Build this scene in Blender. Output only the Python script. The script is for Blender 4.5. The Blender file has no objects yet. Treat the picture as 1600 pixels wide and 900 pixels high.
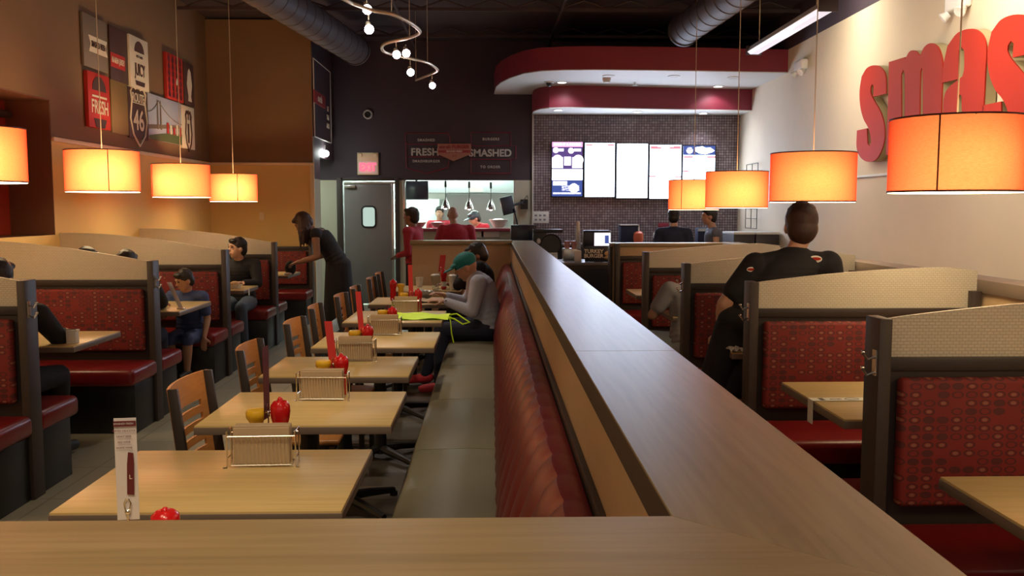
import bpy, bmesh, math, random
from mathutils import Vector, Matrix
random.seed(7)
PI = math.pi
C = bpy.context.scene.collection
sc = bpy.context.scene

# ------------------------------------------------------------------ camera, world, exposure
F, CH = 1400.0, 1.57
PH = math.atan(124 / 1400); PS = math.atan(32 / 1400 * math.cos(PH))
fw = Vector((math.sin(PS) * math.cos(PH), math.cos(PS) * math.cos(PH), -math.sin(PH)))
rt = Vector((math.cos(PS), -math.sin(PS), 0)); up = rt.cross(fw)
cd = bpy.data.cameras.new('camera'); cam = bpy.data.objects.new('camera', cd); C.objects.link(cam)
cd.sensor_width = 36; cd.lens = 36 * F / 1600; cd.clip_start = .02; cd.clip_end = 100
cam.matrix_world = Matrix(((rt.x, up.x, -fw.x, 0), (rt.y, up.y, -fw.y, 0), (rt.z, up.z, -fw.z, CH), (0, 0, 0, 1)))
sc.camera = cam
def ray(x, y): return fw + rt * ((x - 800) / F) - up * ((y - 450) / F)
def atY(x, y, Y): d = ray(x, y); return d * (Y / d.y) + Vector((0, 0, CH))
def atZ(x, y, z): d = ray(x, y); return d * ((z - CH) / d.z) + Vector((0, 0, CH))
def atX(x, y, X): d = ray(x, y); return d * (X / d.x) + Vector((0, 0, CH))
vs = sc.view_settings
vs.view_transform = 'Standard'; vs.look = 'None'; vs.gamma = 1; vs.use_curve_mapping = False; vs.exposure = 0.35
w = bpy.data.worlds.new('world'); sc.world = w; w.use_nodes = True
w.node_tree.nodes['Background'].inputs[0].default_value = (.62, .45, .36, 1)
w.node_tree.nodes['Background'].inputs[1].default_value = .11

def area(name, loc, size, energy, col, direction=(0, 0, -1), sizey=None, spread=None):
    l = bpy.data.lights.new(name, 'AREA'); l.energy = energy; l.color = col; l.size = size
    if sizey: l.shape = 'RECTANGLE'; l.size_y = sizey
    if spread: l.spread = spread
    o = bpy.data.objects.new(name, l); C.objects.link(o); o.location = loc
    o.rotation_euler = Vector(direction).to_track_quat('-Z', 'Y').to_euler(); return o
def spot(name, loc, energy, col, direction, ang=60, blend=.6, r=.03):
    l = bpy.data.lights.new(name, 'SPOT'); l.energy = energy; l.color = col; l.spot_size = math.radians(ang); l.spot_blend = blend; l.shadow_soft_size = r
    o = bpy.data.objects.new(name, l); C.objects.link(o); o.location = loc
    o.rotation_euler = Vector(direction).to_track_quat('-Z', 'Y').to_euler(); return o
def point(name, loc, energy, col, r=.04):
    l = bpy.data.lights.new(name, 'POINT'); l.energy = energy; l.color = col; l.shadow_soft_size = r
    o = bpy.data.objects.new(name, l); C.objects.link(o); o.location = loc; return o
WARM = (1, .67, .30)
# fill lights added behind and above the viewer, without any fixture
area('ceiling_fill_glow', (-1.6, .2, 4.0), .8, 26, (1, .74, .46))
area('ceiling_fill_glow', (.6, -.6, 4.0), .8, 22, (1, .78, .56))
area('front_fill_glow', (0, -1.9, 2.0), 6, 17, (1, .82, .62), (0, 1, -.05), sizey=2)  # soft front fill added to raise the ambient light, no window there
for yy in (.9, 2.6, 4.3, 6.0):
    spot('track_spot_glow', (-.55, yy - .6, 3.25), 92, (1, .80, .52), (-.12, .28, -1), 62, .8, .05)  # spots added overhead to brighten the near tables
area('kitchen_light_glow', (-.8, 16.6, 2.75), 2.4, 300, (.82, 1, .93), sizey=1.6)
area('kitchen_light_glow', (-2.0, 16.0, 2.75), .8, 8, (.82, 1, .95))
area('counter_light_glow', (2.2, 12.6, 3.6), 1.6, 26, (.72, .72, 1), sizey=.8)
area('hall_light_glow', (-3.4, 13.9, 2.38), .5, 14, (.85, 1, .9))
# wall washing strip lamps along the right wall
for yy, e in ((9.8, 26), (6.88, 42), (4.3, 40)):
    area('strip_light_glow', (3.12, yy, 3.43), .12, e, (1, .90, .72), (.85, 0, -.55), sizey=2.3)

# ------------------------------------------------------------------ helpers
def prop(o, label=None, cat=None, group=None, kind=None):
    if label: o['label'] = label
    if cat: o['category'] = cat
    if group: o['group'] = group
    if kind: o['kind'] = kind
    return o
def thing(name, label, cat, loc=(0, 0, 0), rz=0, group=None):
    o = bpy.data.objects.new(name, None); C.objects.link(o); o.location = loc; o.rotation_euler = (0, 0, rz)
    o.empty_display_size = .1
    return prop(o, label, cat, group)
def copy_tree(o, parent=None):
    c = o.copy(); C.objects.link(c); c.parent = parent
    for ch in list(o.children): copy_tree(ch, c)
    return c
def frame(d):
    d = Vector(d).normalized(); a = Vector((0, 0, 1)) if abs(d.z) < .9 else Vector((1, 0, 0))
    u = a.cross(d).normalized(); return u, d.cross(u).normalized(), d
class MB:
    def __init__(s): s.b = bmesh.new()
    def box(s, x0, y0, z0, x1, y1, z1, rot=None):
        v = [Vector((x, y, z)) for x in (x0, x1) for y in (y0, y1) for z in (z0, z1)]
        if rot:
            c = Vector(((x0 + x1) / 2, (y0 + y1) / 2, (z0 + z1) / 2)); R = rot if isinstance(rot, Matrix) else Matrix.Rotation(rot, 3, 'Z')
            v = [R @ (p - c) + c for p in v]
        v = [s.b.verts.new(p) for p in v]
        for f in ((0, 1, 3, 2), (4, 6, 7, 5), (0, 4, 5, 1), (2, 3, 7, 6), (0, 2, 6, 4), (1, 5, 7, 3)): s.b.faces.new([v[i] for i in f])
        return s
    def cyl(s, p0, p1, r0, r1=None, n=16, cap=True):
        p0, p1 = Vector(p0), Vector(p1); r1 = r0 if r1 is None else r1
        u, v, d = frame(p1 - p0); A = []; B = []
        for i in range(n):
            a = 2 * PI * i / n; q = u * math.cos(a) + v * math.sin(a)
            A.append(s.b.verts.new(p0 + q * r0)); B.append(s.b.verts.new(p1 + q * r1))
        for i in range(n): s.b.faces.new((A[i], A[(i + 1) % n], B[(i + 1) % n], B[i]))
        if cap: s.b.faces.new(A[::-1]); s.b.faces.new(B)
        return s
    def lathe(s, prof, c=(0, 0, 0), n=24, ax=(0, 0, 1)):
        u, v, d = frame(ax); c = Vector(c); rings = []
        for r, z in prof:
            rings.append([s.b.verts.new(c + d * z + (u * math.cos(2 * PI * i / n) + v * math.sin(2 * PI * i / n)) * max(r, 1e-4)) for i in range(n)])
        for a, b in zip(rings, rings[1:]):
            for i in range(n): s.b.faces.new((a[i], a[(i + 1) % n], b[(i + 1) % n], b[i]))
        return s
    def ball(s, c, r, n=16, m=10, R=None):
        r = (r, r, r) if not hasattr(r, '__len__') else r; c = Vector(c); V_ = s.b.verts.new
        R = R or Matrix.Identity(3)
        def P(x, y, z): return V_(c + R @ Vector((x * r[0], y * r[1], z * r[2])))
        top, bot = P(0, 0, 1), P(0, 0, -1); rings = []
        for j in range(1, m):
            a = PI * j / m; rings.append([P(math.sin(a) * math.cos(2 * PI * i / n), math.sin(a) * math.sin(2 * PI * i / n), math.cos(a)) for i in range(n)])
        nf = s.b.faces.new
        for i in range(n):
            k = (i + 1) % n; nf((top, rings[0][i], rings[0][k])); nf((bot, rings[-1][k], rings[-1][i]))
            for a, b in zip(rings, rings[1:]): nf((a[i], b[i], b[k], a[k]))
        return s
    def tube(s, pts, r, n=8, closed=False):
        pts = [Vector(p) for p in pts]; N = len(pts); rings = []; up0 = None
        for i, p in enumerate(pts):
            a = pts[(i - 1) % N] if (closed or i > 0) else p; b = pts[(i + 1) % N] if (closed or i < N - 1) else p
            d = (b - a).normalized()
            if up0 is None: u, v, _ = frame(d)
            else:
                u = (up0 - d * up0.dot(d)).normalized(); v = d.cross(u)
            up0 = u; rr = r[i] if hasattr(r, '__len__') else r
            rings.append([s.b.verts.new(p + (u * math.cos(2 * PI * k / n) + v * math.sin(2 * PI * k / n)) * rr) for k in range(n)])
        for i in range(N if closed else N - 1):
            a, b = rings[i], rings[(i + 1) % N]
            for k in range(n): s.b.faces.new((a[k], a[(k + 1) % n], b[(k + 1) % n], b[k]))
        if not closed: s.b.faces.new(rings[0][::-1]); s.b.faces.new(rings[-1])
        return s
    def prism(s, pts, ext):
        ext = Vector(ext); A = [s.b.verts.new(Vector(p)) for p in pts]; B = [s.b.verts.new(Vector(p) + ext) for p in pts]; n = len(A)
        fs = [s.b.faces.new(A[::-1]), s.b.faces.new(B)]
        for i in range(n): s.b.faces.new((A[i], A[(i + 1) % n], B[(i + 1) % n], B[i]))
        for f in fs: f.normal_update()
        bmesh.ops.triangulate(s.b, faces=fs)
        return s
    def sheet(s, fn, nu, nv, th=0):
        g = [[s.b.verts.new(Vector(fn(i / nu, j / nv))) for j in range(nv + 1)] for i in range(nu + 1)]
        fs = [s.b.faces.new((g[i][j], g[i + 1][j], g[i + 1][j + 1], g[i][j + 1])) for i in range(nu) for j in range(nv)]
        s.b.normal_update()
        if th: bmesh.ops.solidify(s.b, geom=fs, thickness=th)
        return s
    def build(s, name, m, parent=None, bevel=0, seg=2, loc=None):
        b = s.b
        bmesh.ops.recalc_face_normals(b, faces=b.faces)
        if bevel:
            es = [e for e in b.edges if len(e.link_faces) == 2 and e.calc_face_angle(0) > .5]
            bmesh.ops.bevel(b, geom=es, offset=bevel, segments=seg, profile=.5, affect='EDGES', clamp_overlap=True)
        for f in b.faces: f.smooth = True
        for e in b.edges:
            if len(e.link_faces) == 2 and e.calc_face_angle(0) > .6: e.smooth = False
        me = bpy.data.meshes.new(name); b.to_mesh(me); b.free(); me.materials.append(m)
        o = bpy.data.objects.new(name, me); C.objects.link(o)
        if parent: o.parent = parent
        if loc is not None: o.location = loc
        return o
def struct(name, mb, m, bevel=0, parent=None):
    o = mb.build(name, m, parent, bevel)
    if not parent: o['kind'] = 'structure'
    return o

# ------------------------------------------------------------------ materials
def newmat(name):
    m = bpy.data.materials.new(name); m.use_nodes = True
    return m, m.node_tree.nodes, m.node_tree.links, m.node_tree.nodes['Principled BSDF']
def mat(name, col, rough=.5, metal=0, bump=0, bscale=60, vary=0, vscale=3, spec=None, coat=0, sheen=0):
    m, N, L, P = newmat(name); P.inputs['Base Color'].default_value = (*col, 1)
    P.inputs['Roughness'].default_value = rough; P.inputs['Metallic'].default_value = metal
    if spec is not None: P.inputs['Specular IOR Level'].default_value = spec
    if coat: P.inputs['Coat Weight'].default_value = coat
    if sheen: P.inputs['Sheen Weight'].default_value = sheen
    tc = N.new('ShaderNodeTexCoord')
    nz = N.new('ShaderNodeTexNoise'); nz.inputs['Scale'].default_value = vscale; nz.inputs['Detail'].default_value = 4
    L.new(tc.outputs['Object'], nz.inputs['Vector'])
    mx = N.new('ShaderNodeMix'); mx.data_type = 'RGBA'
    v = vary or .05
    mx.inputs[6].default_value = (*[c * (1 - v) for c in col], 1); mx.inputs[7].default_value = (*[min(1, c * (1 + v)) for c in col], 1)
    L.new(nz.outputs['Fac'], mx.inputs[0]); L.new(mx.outputs[2], P.inputs['Base Color'])
    if bump:
        n2 = N.new('ShaderNodeTexNoise'); n2.inputs['Scale'].default_value = bscale; n2.inputs['Detail'].default_value = 3
        L.new(tc.outputs['Object'], n2.inputs['Vector'])
        bp = N.new('ShaderNodeBump'); bp.inputs['Strength'].default_value = bump; bp.inputs['Distance'].default_value = .003
        L.new(n2.outputs['Fac'], bp.inputs['Height']); L.new(bp.outputs['Normal'], P.inputs['Normal'])
    return m
def emis(name, col, s):
    m, N, L, P = newmat(name); P.inputs['Base Color'].default_value = (*[c * .3 for c in col], 1)
    P.inputs['Emission Color'].default_value = (*col, 1); P.inputs['Emission Strength'].default_value = s; return m
def wood(name, c1, c2, axis, rough=.35, scale=7, coat=0):
    m, N, L, P = newmat(name); tc = N.new('ShaderNodeTexCoord'); mp = N.new('ShaderNodeMapping')
    s = [scale * 8] * 3; s[axis] = scale * .35; mp.inputs['Scale'].default_value = s
    L.new(tc.outputs['Object'], mp.inputs['Vector'])
    nz = N.new('ShaderNodeTexNoise'); nz.inputs['Scale'].default_value = 1.6; nz.inputs['Detail'].default_value = 6; nz.inputs['Distortion'].default_value = .3
    L.new(mp.outputs[0], nz.inputs['Vector'])
    n2 = N.new('ShaderNodeTexNoise'); n2.inputs['Scale'].default_value = .25; L.new(mp.outputs[0], n2.inputs['Vector'])
    ad = N.new('ShaderNodeMath'); ad.operation = 'MULTIPLY_ADD'; ad.inputs[1].default_value = .6; L.new(nz.outputs['Fac'], ad.inputs[0])
    m2 = N.new('ShaderNodeMath'); m2.operation = 'MULTIPLY'; m2.inputs[1].default_value = .4; L.new(n2.outputs['Fac'], m2.inputs[0]); L.new(m2.outputs[0], ad.inputs[2])
    cr = N.new('ShaderNodeValToRGB'); cr.color_ramp.elements[0].position = .35; cr.color_ramp.elements[1].position = .65
    cr.color_ramp.elements[0].color = (*c2, 1); cr.color_ramp.elements[1].color = (*c1, 1)
    L.new(ad.outputs[0], cr.inputs['Fac']); L.new(cr.outputs['Color'], P.inputs['Base Color'])
    P.inputs['Roughness'].default_value = rough
    if coat: P.inputs['Coat Weight'].default_value = coat; P.inputs['Coat Roughness'].default_value = .25
    return m
def bricks(name, c1, c2, mort, bw, rh, msize=.02, rough=.4, metal=0, swiz='XY', bump=.0, offset=0., dist=.002, squash=None, invert=False):
    m, N, L, P = newmat(name); tc = N.new('ShaderNodeTexCoord')
    sp = N.new('ShaderNodeSeparateXYZ'); cb = N.new('ShaderNodeCombineXYZ'); L.new(tc.outputs['Object'], sp.inputs[0])
    L.new(sp.outputs['XYZ'.index(swiz[0])], cb.inputs[0]); L.new(sp.outputs['XYZ'.index(swiz[1])], cb.inputs[1])
    br = N.new('ShaderNodeTexBrick'); L.new(cb.outputs[0], br.inputs['Vector'])
    br.inputs['Scale'].default_value = 1; br.inputs['Brick Width'].default_value = bw; br.inputs['Row Height'].default_value = rh
    br.inputs['Mortar Size'].default_value = msize; br.offset = offset; br.inputs['Mortar Smooth'].default_value = .2
    br.inputs['Color1'].default_value = (*c1, 1); br.inputs['Color2'].default_value = (*c2, 1); br.inputs['Mortar'].default_value = (*mort, 1)
    L.new(br.outputs['Color'], P.inputs['Base Color']); P.inputs['Roughness'].default_value = rough; P.inputs['Metallic'].default_value = metal
    if bump:
        bp = N.new('ShaderNodeBump'); bp.inputs['Strength'].default_value = bump; bp.inputs['Distance'].default_value = dist; bp.invert = not invert
        L.new(br.outputs['Fac'], bp.inputs['Height']); L.new(bp.outputs['Normal'], P.inputs['Normal'])
    return m
def ring_fabric(name):
    m, N, L, P = newmat(name); tc = N.new('ShaderNodeTexCoord'); sp = N.new('ShaderNodeSeparateXYZ'); L.new(tc.outputs['Object'], sp.inputs[0])
    def M(op, a, b=None, c=None):
        n = N.new('ShaderNodeMath'); n.operation = op
        for i, v in enumerate((a, b, c)):
            if v is None: continue
            if isinstance(v, (int, float)): n.inputs[i].default_value = v
            else: L.new(v, n.inputs[i])
        return n.outputs[0]
    u = M('DIVIDE', sp.outputs[0], .049); v = M('DIVIDE', sp.outputs[2], .0295)
    fu = M('SUBTRACT', M('FRACT', u), .5); fv = M('SUBTRACT', M('FRACT', v), .5)
    r = M('SQRT', M('ADD', M('MULTIPLY', fu, fu), M('MULTIPLY', fv, fv)))
    cb = N.new('ShaderNodeCombineXYZ'); L.new(M('FLOOR', u), cb.inputs[0]); L.new(M('FLOOR', v), cb.inputs[1])
    wn = N.new('ShaderNodeTexWhiteNoise'); wn.noise_dimensions = '2D'; L.new(cb.outputs[0], wn.inputs['Vector'])
    on = M('LESS_THAN', wn.outputs['Value'], .76)
    ring = M('MULTIPLY', M('MULTIPLY', M('LESS_THAN', r, .43), M('GREATER_THAN', r, .29)), on)
    core = M('MULTIPLY', M('LESS_THAN', r, .29), on)
    fill = M('MULTIPLY', core, M('LESS_THAN', wn.outputs['Value'], .2))
    lite = M('MULTIPLY', M('MULTIPLY', M('LESS_THAN', r, .2), on), M('GREATER_THAN', wn.outputs['Value'], .42))
    nz = N.new('ShaderNodeTexNoise'); nz.inputs['Scale'].default_value = 9; L.new(tc.outputs['Object'], nz.inputs['Vector'])
    def mix(f, a, b):
        n = N.new('ShaderNodeMix'); n.data_type = 'RGBA'; L.new(f, n.inputs[0])
        for i, q in ((6, a), (7, b)):
            if isinstance(q, tuple): n.inputs[i].default_value = (*q, 1)
            else: L.new(q, n.inputs[i])
        return n.outputs[2]
    base = mix(nz.outputs['Fac'], (.155, .010, .009), (.23, .019, .013))
    c = mix(ring, base, (.085, .013, .012)); c = mix(fill, c, (.09, .014, .014)); c = mix(lite, c, (.25, .09, .055))
    L.new(c, P.inputs['Base Color']); P.inputs['Roughness'].default_value = .72; return m
def shade_mat(name):
    m, N, L, P = newmat(name); N.remove(P)
    d = N.new('ShaderNodeBsdfDiffuse'); t = N.new('ShaderNodeBsdfTranslucent'); mx = N.new('ShaderNodeMixShader')
    tc = N.new('ShaderNodeTexCoord'); mp = N.new('ShaderNodeMapping'); mp.inputs['Scale'].default_value = (60, 60, 300); L.new(tc.outputs['Object'], mp.inputs[0])
    nz = N.new('ShaderNodeTexNoise'); nz.inputs['Scale'].default_value = 1; L.new(mp.outputs[0], nz.inputs['Vector'])
    def ramp(a, b):
        cr = N.new('ShaderNodeValToRGB'); cr.color_ramp.elements[0].color = (*a, 1); cr.color_ramp.elements[1].color = (*b, 1)
        cr.color_ramp.elements[0].position = .3; cr.color_ramp.elements[1].position = .7; L.new(nz.outputs['Fac'], cr.inputs['Fac']); return cr.outputs['Color']
    a = ramp((.32, .115, .050), (.40, .155, .075)); c = ramp((.24, .011, .007), (.30, .017, .010))
    lw = N.new('ShaderNodeLayerWeight'); lw.inputs['Blend'].default_value = .52          # lamp glow fall-off put into the colour: darker, redder at grazing view
    mc = N.new('ShaderNodeMix'); mc.data_type = 'RGBA'; L.new(lw.outputs['Facing'], mc.inputs[0]); L.new(a, mc.inputs[6]); L.new(c, mc.inputs[7])
    L.new(mc.outputs[2], t.inputs['Color']); d.inputs['Color'].default_value = (.70, .08, .04, 1)
    mx.inputs[0].default_value = .62; L.new(d.outputs[0], mx.inputs[1]); L.new(t.outputs[0], mx.inputs[2]); L.new(mx.outputs[0], N['Material Output'].inputs[0]); return m
def glass(name, col=(.9, .95, .95), rough=.05):
    m, N, L, P = newmat(name); P.inputs['Base Color'].default_value = (*col, 1); P.inputs['Roughness'].default_value = rough
    P.inputs['Transmission Weight'].default_value = 1; P.inputs['IOR'].default_value = 1.3; return m

M_ = {}
def reg(k, m): M_[k] = m
reg('wallL', mat('tan_plaster', (.74, .53, .20), .75, bump=.1, bscale=120))
reg('wallLtop', mat('brown_plaster', (.19, .115, .058), .75, bump=.1, bscale=120))
reg('wallR', mat('cream_plaster', (.66, .55, .40), .75, bump=.08, bscale=120))
reg('wallback', mat('dark_plum_plaster', (.052, .034, .046), .6, bump=.05, bscale=120))
reg('pale', mat('pale_green_beige_plaster', (.50, .49, .38), .7))
reg('beige', mat('beige_laminate', (.52, .36, .20), .5, vary=.08, vscale=30))
reg('dark', mat('dark_brown_laminate', (.030, .019, .017), .5, vary=.2, vscale=20))
reg('darktrim', mat('brown_edge_band', (.040, .026, .021), .5, vary=.15, vscale=20))
reg('trim', mat('cream_trim', (.80, .66, .42), .5))
reg('ceil', mat('dark_ceiling_deck', (.045, .030, .038), .8, vary=.3, vscale=2))
reg('joist', mat('dark_painted_steel', (.050, .032, .038), .6))
reg('duct', mat('dark_duct_metal', (.055, .042, .050), .6))
reg('red', mat('red_soffit_paint', (.23, .020, .038), .5))
reg('soffit', mat('white_soffit_paint', (.62, .60, .55), .6))
reg('capY', wood('walnut_laminate_along_partition', (.30, .225, .125), (.22, .16, .084), 1, .30, 6))
reg('capX', wood('walnut_laminate_along_ledge', (.31, .225, .12), (.225, .16, .082), 0, .32, 6))
reg('table', wood('maple_laminate_tabletop', (.62, .45, .20), (.50, .345, .145), 0, .33, 5))
reg('tedge', mat('grey_brown_table_edge', (.16, .12, .095), .4))
reg('chairwood', wood('honey_chair_plywood', (.50, .22, .07), (.38, .16, .05), 1, .38, 5))
reg('black', mat('black_painted_metal', (.012, .011, .012), .4))
reg('bronze', mat('dark_bronze_metal', (.035, .026, .023), .4, metal=.3))
reg('chrome', mat('chrome_wire', (.75, .73, .70), .18, metal=1))
reg('steel', mat('brushed_steel', (.55, .55, .54), .3, metal=1))
reg('redleather', mat('dark_red_vinyl', (.17, .008, .009), .33, bump=.15, bscale=50, vary=.2))
reg('channel', mat('red_channel_vinyl', (.125, .009, .011), .38, bump=.15, bscale=60, vary=.15, vscale=8))
reg('taupe', mat('taupe_vinyl', (.175, .16, .11), .34, bump=.15, bscale=50, vary=.15, vscale=2))
reg('rings', ring_fabric('red_ring_fabric'))
reg('screen', bricks('woven_metal_sheet', (.66, .60, .49), (.70, .63, .52), (.54, .48, .39), .022, .0115, .0018, .38, .35, 'XZ', .8, .5, .002))
reg('shade', shade_mat('red_linen_shade'))
reg('shaderim', mat('dark_red_shade_rim', (.10, .015, .01), .6))
reg('diff', emis('lit_lamp_diffuser', (1, .76, .42), 9))
reg('cord', mat('pale_lamp_cord', (.55, .45, .33), .5))
reg('paper', mat('white_paper', (.72, .70, .64), .7))
reg('kraft', mat('kraft_napkin_paper', (.46, .34, .22), .8, bump=.2, bscale=90))
reg('ketchup', mat('ketchup_red_plastic', (.52, .010, .012), .2))
reg('mustard', mat('mustard_yellow_plastic', (.72, .42, .02), .3))
reg('redcard', mat('red_menu_card', (.60, .035, .035), .5))
reg('whitecard', mat('white_menu_card', (.66, .62, .62), .5))
reg('maroon', mat('maroon_print', (.12, .015, .02), .5))
reg('tilewall', bricks('plum_mosaic_tile', (.30, .24, .25), (.17, .125, .14), (.045, .03, .04), .042, .042, .0045, .25, 0, 'XZ', .4, 0))
reg('screenwhite', emis('lit_white_menu', (.72, .84, 1), 5.5))
reg('screendark', emis('lit_purple_menu', (.10, .055, .22), .8))
reg('screenblue', emis('lit_blue_menu', (.04, .07, .26), 1.0))
reg('screenpink', emis('lit_pink_menu', (.85, .35, .62), 1.4))
reg('screenred', emis('lit_red_menu', (.62, .16, .2), 1.6))
reg('screensoft', emis('lit_pale_picture', (.85, .82, .9), 2.0))
reg('bezel', mat('black_screen_bezel', (.01, .01, .02), .3))
reg('doorgrey', mat('grey_door_laminate', (.20, .185, .18), .4))
reg('rubber', mat('black_rubber', (.01, .01, .012), .5))
reg('letter', mat('red_sign_acrylic', (.40, .026, .010), .6, spec=.15))
reg('letterside', mat('olive_sign_return', (.42, .34, .18), .5))
reg('cream', mat('cream_lettering', (.70, .62, .50), .5))
reg('greyletter', mat('pale_grey_lettering', (.55, .53, .50), .5))
reg('outline', mat('maroon_outline', (.26, .015, .04), .5))
reg('exit', emis('lit_red_exit_sign', (1, .10, .16), 1.5))
reg('bulb', emis('lit_white_lamp', (1, .95, .92), 30))
reg('bulbpink', emis('lit_pink_lamp', (1, .72, .78), 18))
reg('down', emis('lit_downlight', (1, .97, .95), 12))
reg('tube', emis('lit_fluorescent_lens', (.93, .88, 1), .6))
reg('white', mat('white_plastic', (.75, .74, .70), .4))
reg('kwhite', mat('white_kitchen_panel', (.80, .88, .84), .4))
reg('kgrey', mat('stainless_kitchen_panel', (.34, .36, .36), .35, metal=.5))
reg('neon', mat('neon_green_fabric', (.62, .95, .02), .6))
reg('skinA', mat('light_skin', (.56, .32, .22), .5)); reg('skinB', mat('brown_skin', (.26, .125, .075), .5)); reg('skinC', mat('tan_skin', (.42, .22, .14), .5))
reg('hairD', mat('dark_hair', (.016, .010, .009), .5, bump=.6, bscale=120, vary=.3, vscale=40)); reg('hairB', mat('brown_hair', (.05, .022, .016), .5, bump=.6, bscale=120, vary=.3, vscale=40))
reg('clothK', mat('black_cloth', (.012, .011, .014), .85, bump=.3, bscale=25)); reg('clothN', mat('navy_cloth', (.018, .022, .05), .85, bump=.3, bscale=25))
reg('clothR', mat('red_cloth', (.34, .012, .028), .8, bump=.3, bscale=25)); reg('clothG', mat('grey_blue_cloth', (.42, .44, .55), .8, bump=.5, bscale=18))
reg('clothB', mat('blue_cloth', (.045, .065, .17), .85, bump=.3, bscale=25)); reg('jeans', mat('denim', (.09, .13, .20), .85, bump=.3, bscale=60))
reg('teal', mat('teal_cap_cloth', (.006, .15, .15), .75)); reg('ltblue', mat('light_blue_cloth', (.40, .52, .58), .8)); reg('clothW', mat('grey_marl_cloth', (.24, .24, .26), .85, bump=.4, bscale=25))
reg('tank', mat('grey_tank_cloth', (.10, .10, .13), .85)); reg('eye', mat('dark_eye', (.01, .008, .008), .2)); reg('lip', mat('lip', (.35, .12, .09), .5))
reg('shoeR', mat('red_shoe', (.55, .03, .05), .6)); reg('shoeK', mat('black_shoe', (.012, .012, .012), .5))
reg('orange', mat('orange_pumpkin', (.60, .12, .05), .5)); reg('food', mat('crusty_bread', (.62, .40, .20), .7, vary=.3, vscale=60)); reg('clear', glass('clear_plastic'))
reg('brownglass', mat('window_shade_red', (.30, .03, .015), .5)); reg('tealbag', mat('dark_teal_bag', (.02, .045, .055), .5)); reg('pinkbowl', mat('pinkish_bowl', (.55, .30, .30), .4))
reg('foil', mat('grey_foil_wrap', (.35, .34, .30), .35, metal=.4, bump=.8, bscale=40)); reg('sky', mat('picture_sky', (.42, .50, .68), .5)); reg('green', mat('picture_trees', (.10, .14, .06), .6)); reg('tangrey', mat('taupe_poster', (.20, .165, .13), .6)); reg('pbrown', mat('brown_poster', (.075, .035, .028), .6)); reg('pred', mat('red_poster', (.50, .03, .02), .6)); reg('pcream', mat('cream_poster', (.72, .68, .56), .6)); reg('polive', mat('olive_poster', (.26, .17, .06), .6))

# ------------------------------------------------------------------ text
BENCHS = bpy.data.scenes.new('workbench')
def evaluated(o):
    BENCHS.collection.objects.link(o)
    with bpy.context.temp_override(scene=BENCHS, view_layer=BENCHS.view_layers[0]):
        dg = bpy.context.evaluated_depsgraph_get(); dg.update(); me = bpy.data.meshes.new_from_object(o.evaluated_get(dg))
    BENCHS.collection.objects.unlink(o); return me
def text(name, s, size, m, parent, origin, ux, uy, bold=.02, ext=.002, spacing=1.0, align='CENTER', squash=1, fit=0):
    cu = bpy.data.curves.new(name, 'FONT'); cu.body = s; cu.size = size; cu.extrude = ext; cu.offset = bold * size; cu.align_x = align; cu.align_y = 'CENTER'; cu.space_character = spacing
    t = bpy.data.objects.new(name, cu); me = evaluated(t)
    bpy.data.objects.remove(t); bpy.data.curves.remove(cu)
    if fit:
        xs = [v.co.x for v in me.vertices]; squash = fit / max(1e-4, max(xs) - min(xs))
    ux, uy = Vector(ux).normalized(), Vector(uy).normalized(); uz = ux.cross(uy).normalized()
    me.transform(Matrix(((ux.x * squash, uy.x, uz.x, origin[0]), (ux.y * squash, uy.y, uz.y, origin[1]), (ux.z * squash, uy.z, uz.z, origin[2]), (0, 0, 0, 1))))
    me.materials.clear(); me.materials.append(m); me.name = name
    o = bpy.data.objects.new(name, me); C.objects.link(o); o.parent = parent
    return o

# ------------------------------------------------------------------ room shell
XL, XR, YB = -4.02, 4.03, 14.7
reg('floorL', bricks('grey_tan_floor_tile', (.31, .29, .22), (.27, .25, .19), (.15, .13, .10), .6, .6, .004, .38, 0, 'XY', .1))
reg('floorD', bricks('dark_patchwork_floor', (.035, .026, .022), (.16, .145, .125), (.03, .024, .02), .5, .25, .004, .45, 0, 'XY', .1, .5))
struct('floor', MB().box(-4.6, -2, -.1, -1.05, 18, 0), M_['floorL'])
struct('floor', MB().box(-1.05, -2, -.1, 4.3, 18, 0), M_['floorD'])
struct('ceiling', MB().box(-4.6, -2, 4.25, 4.6, 18, 4.35), M_['ceil'])
# left wall with the window recess (y 6.6..8.16)
zt = 2.205
wy0, wy1, wz0, wz1 = 6.7, 8.37, 1.33, 2.56
wl = MB()
for a, b, c, d in ((-2, wy0, 0, zt), (wy1, 12.97, 0, zt), (wy0, wy1, 0, wz0)): wl.box(XL - .1, a, c, XL, b, d)
struct('wall_left', wl, M_['wallL'])
wl = MB()
for a, b, c, d in ((-2, wy0, zt, 4.25), (wy1, 12.97, zt, 4.25), (wy0, wy1, wz1, 4.25)): wl.box(XL - .1, a, c, XL, b, d)
struct('wall_left_upper', wl, M_['wallLtop'])
tl = MB(); tl.box(XL, -2, zt - .02, XL + .025, wy0, zt + .02); tl.box(XL, wy1, zt - .02, XL + .025, 12.97, zt + .02)
struct('trim_1', tl, M_['trim'], .004)
win = MB()
win.box(XL - .5, wy1 - .012, wz0, XL - .002, wy1 + .0, wz1).box(XL - .5, wy1, wz0 - .05, XL - .102, wy1 + .05, wz1 + .05); win.box(XL - .5, wy0 - .05, wz0 - .05, XL - .1, wy0, wz1 + .05)
win.box(XL - .5, wy0, wz1 - .012, XL - .002, wy1 - .012, wz1).box(XL - .5, wy0, wz1, XL - .102, wy1, wz1 + .05); win.box(XL - .5, wy0, wz0 - .05, XL - .02, wy1, wz0)
reg('reveal', mat('brown_window_reveal', (.15, .06, .03), .6))
wi = struct('window_1', win, M_['reveal'], .004)
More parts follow.
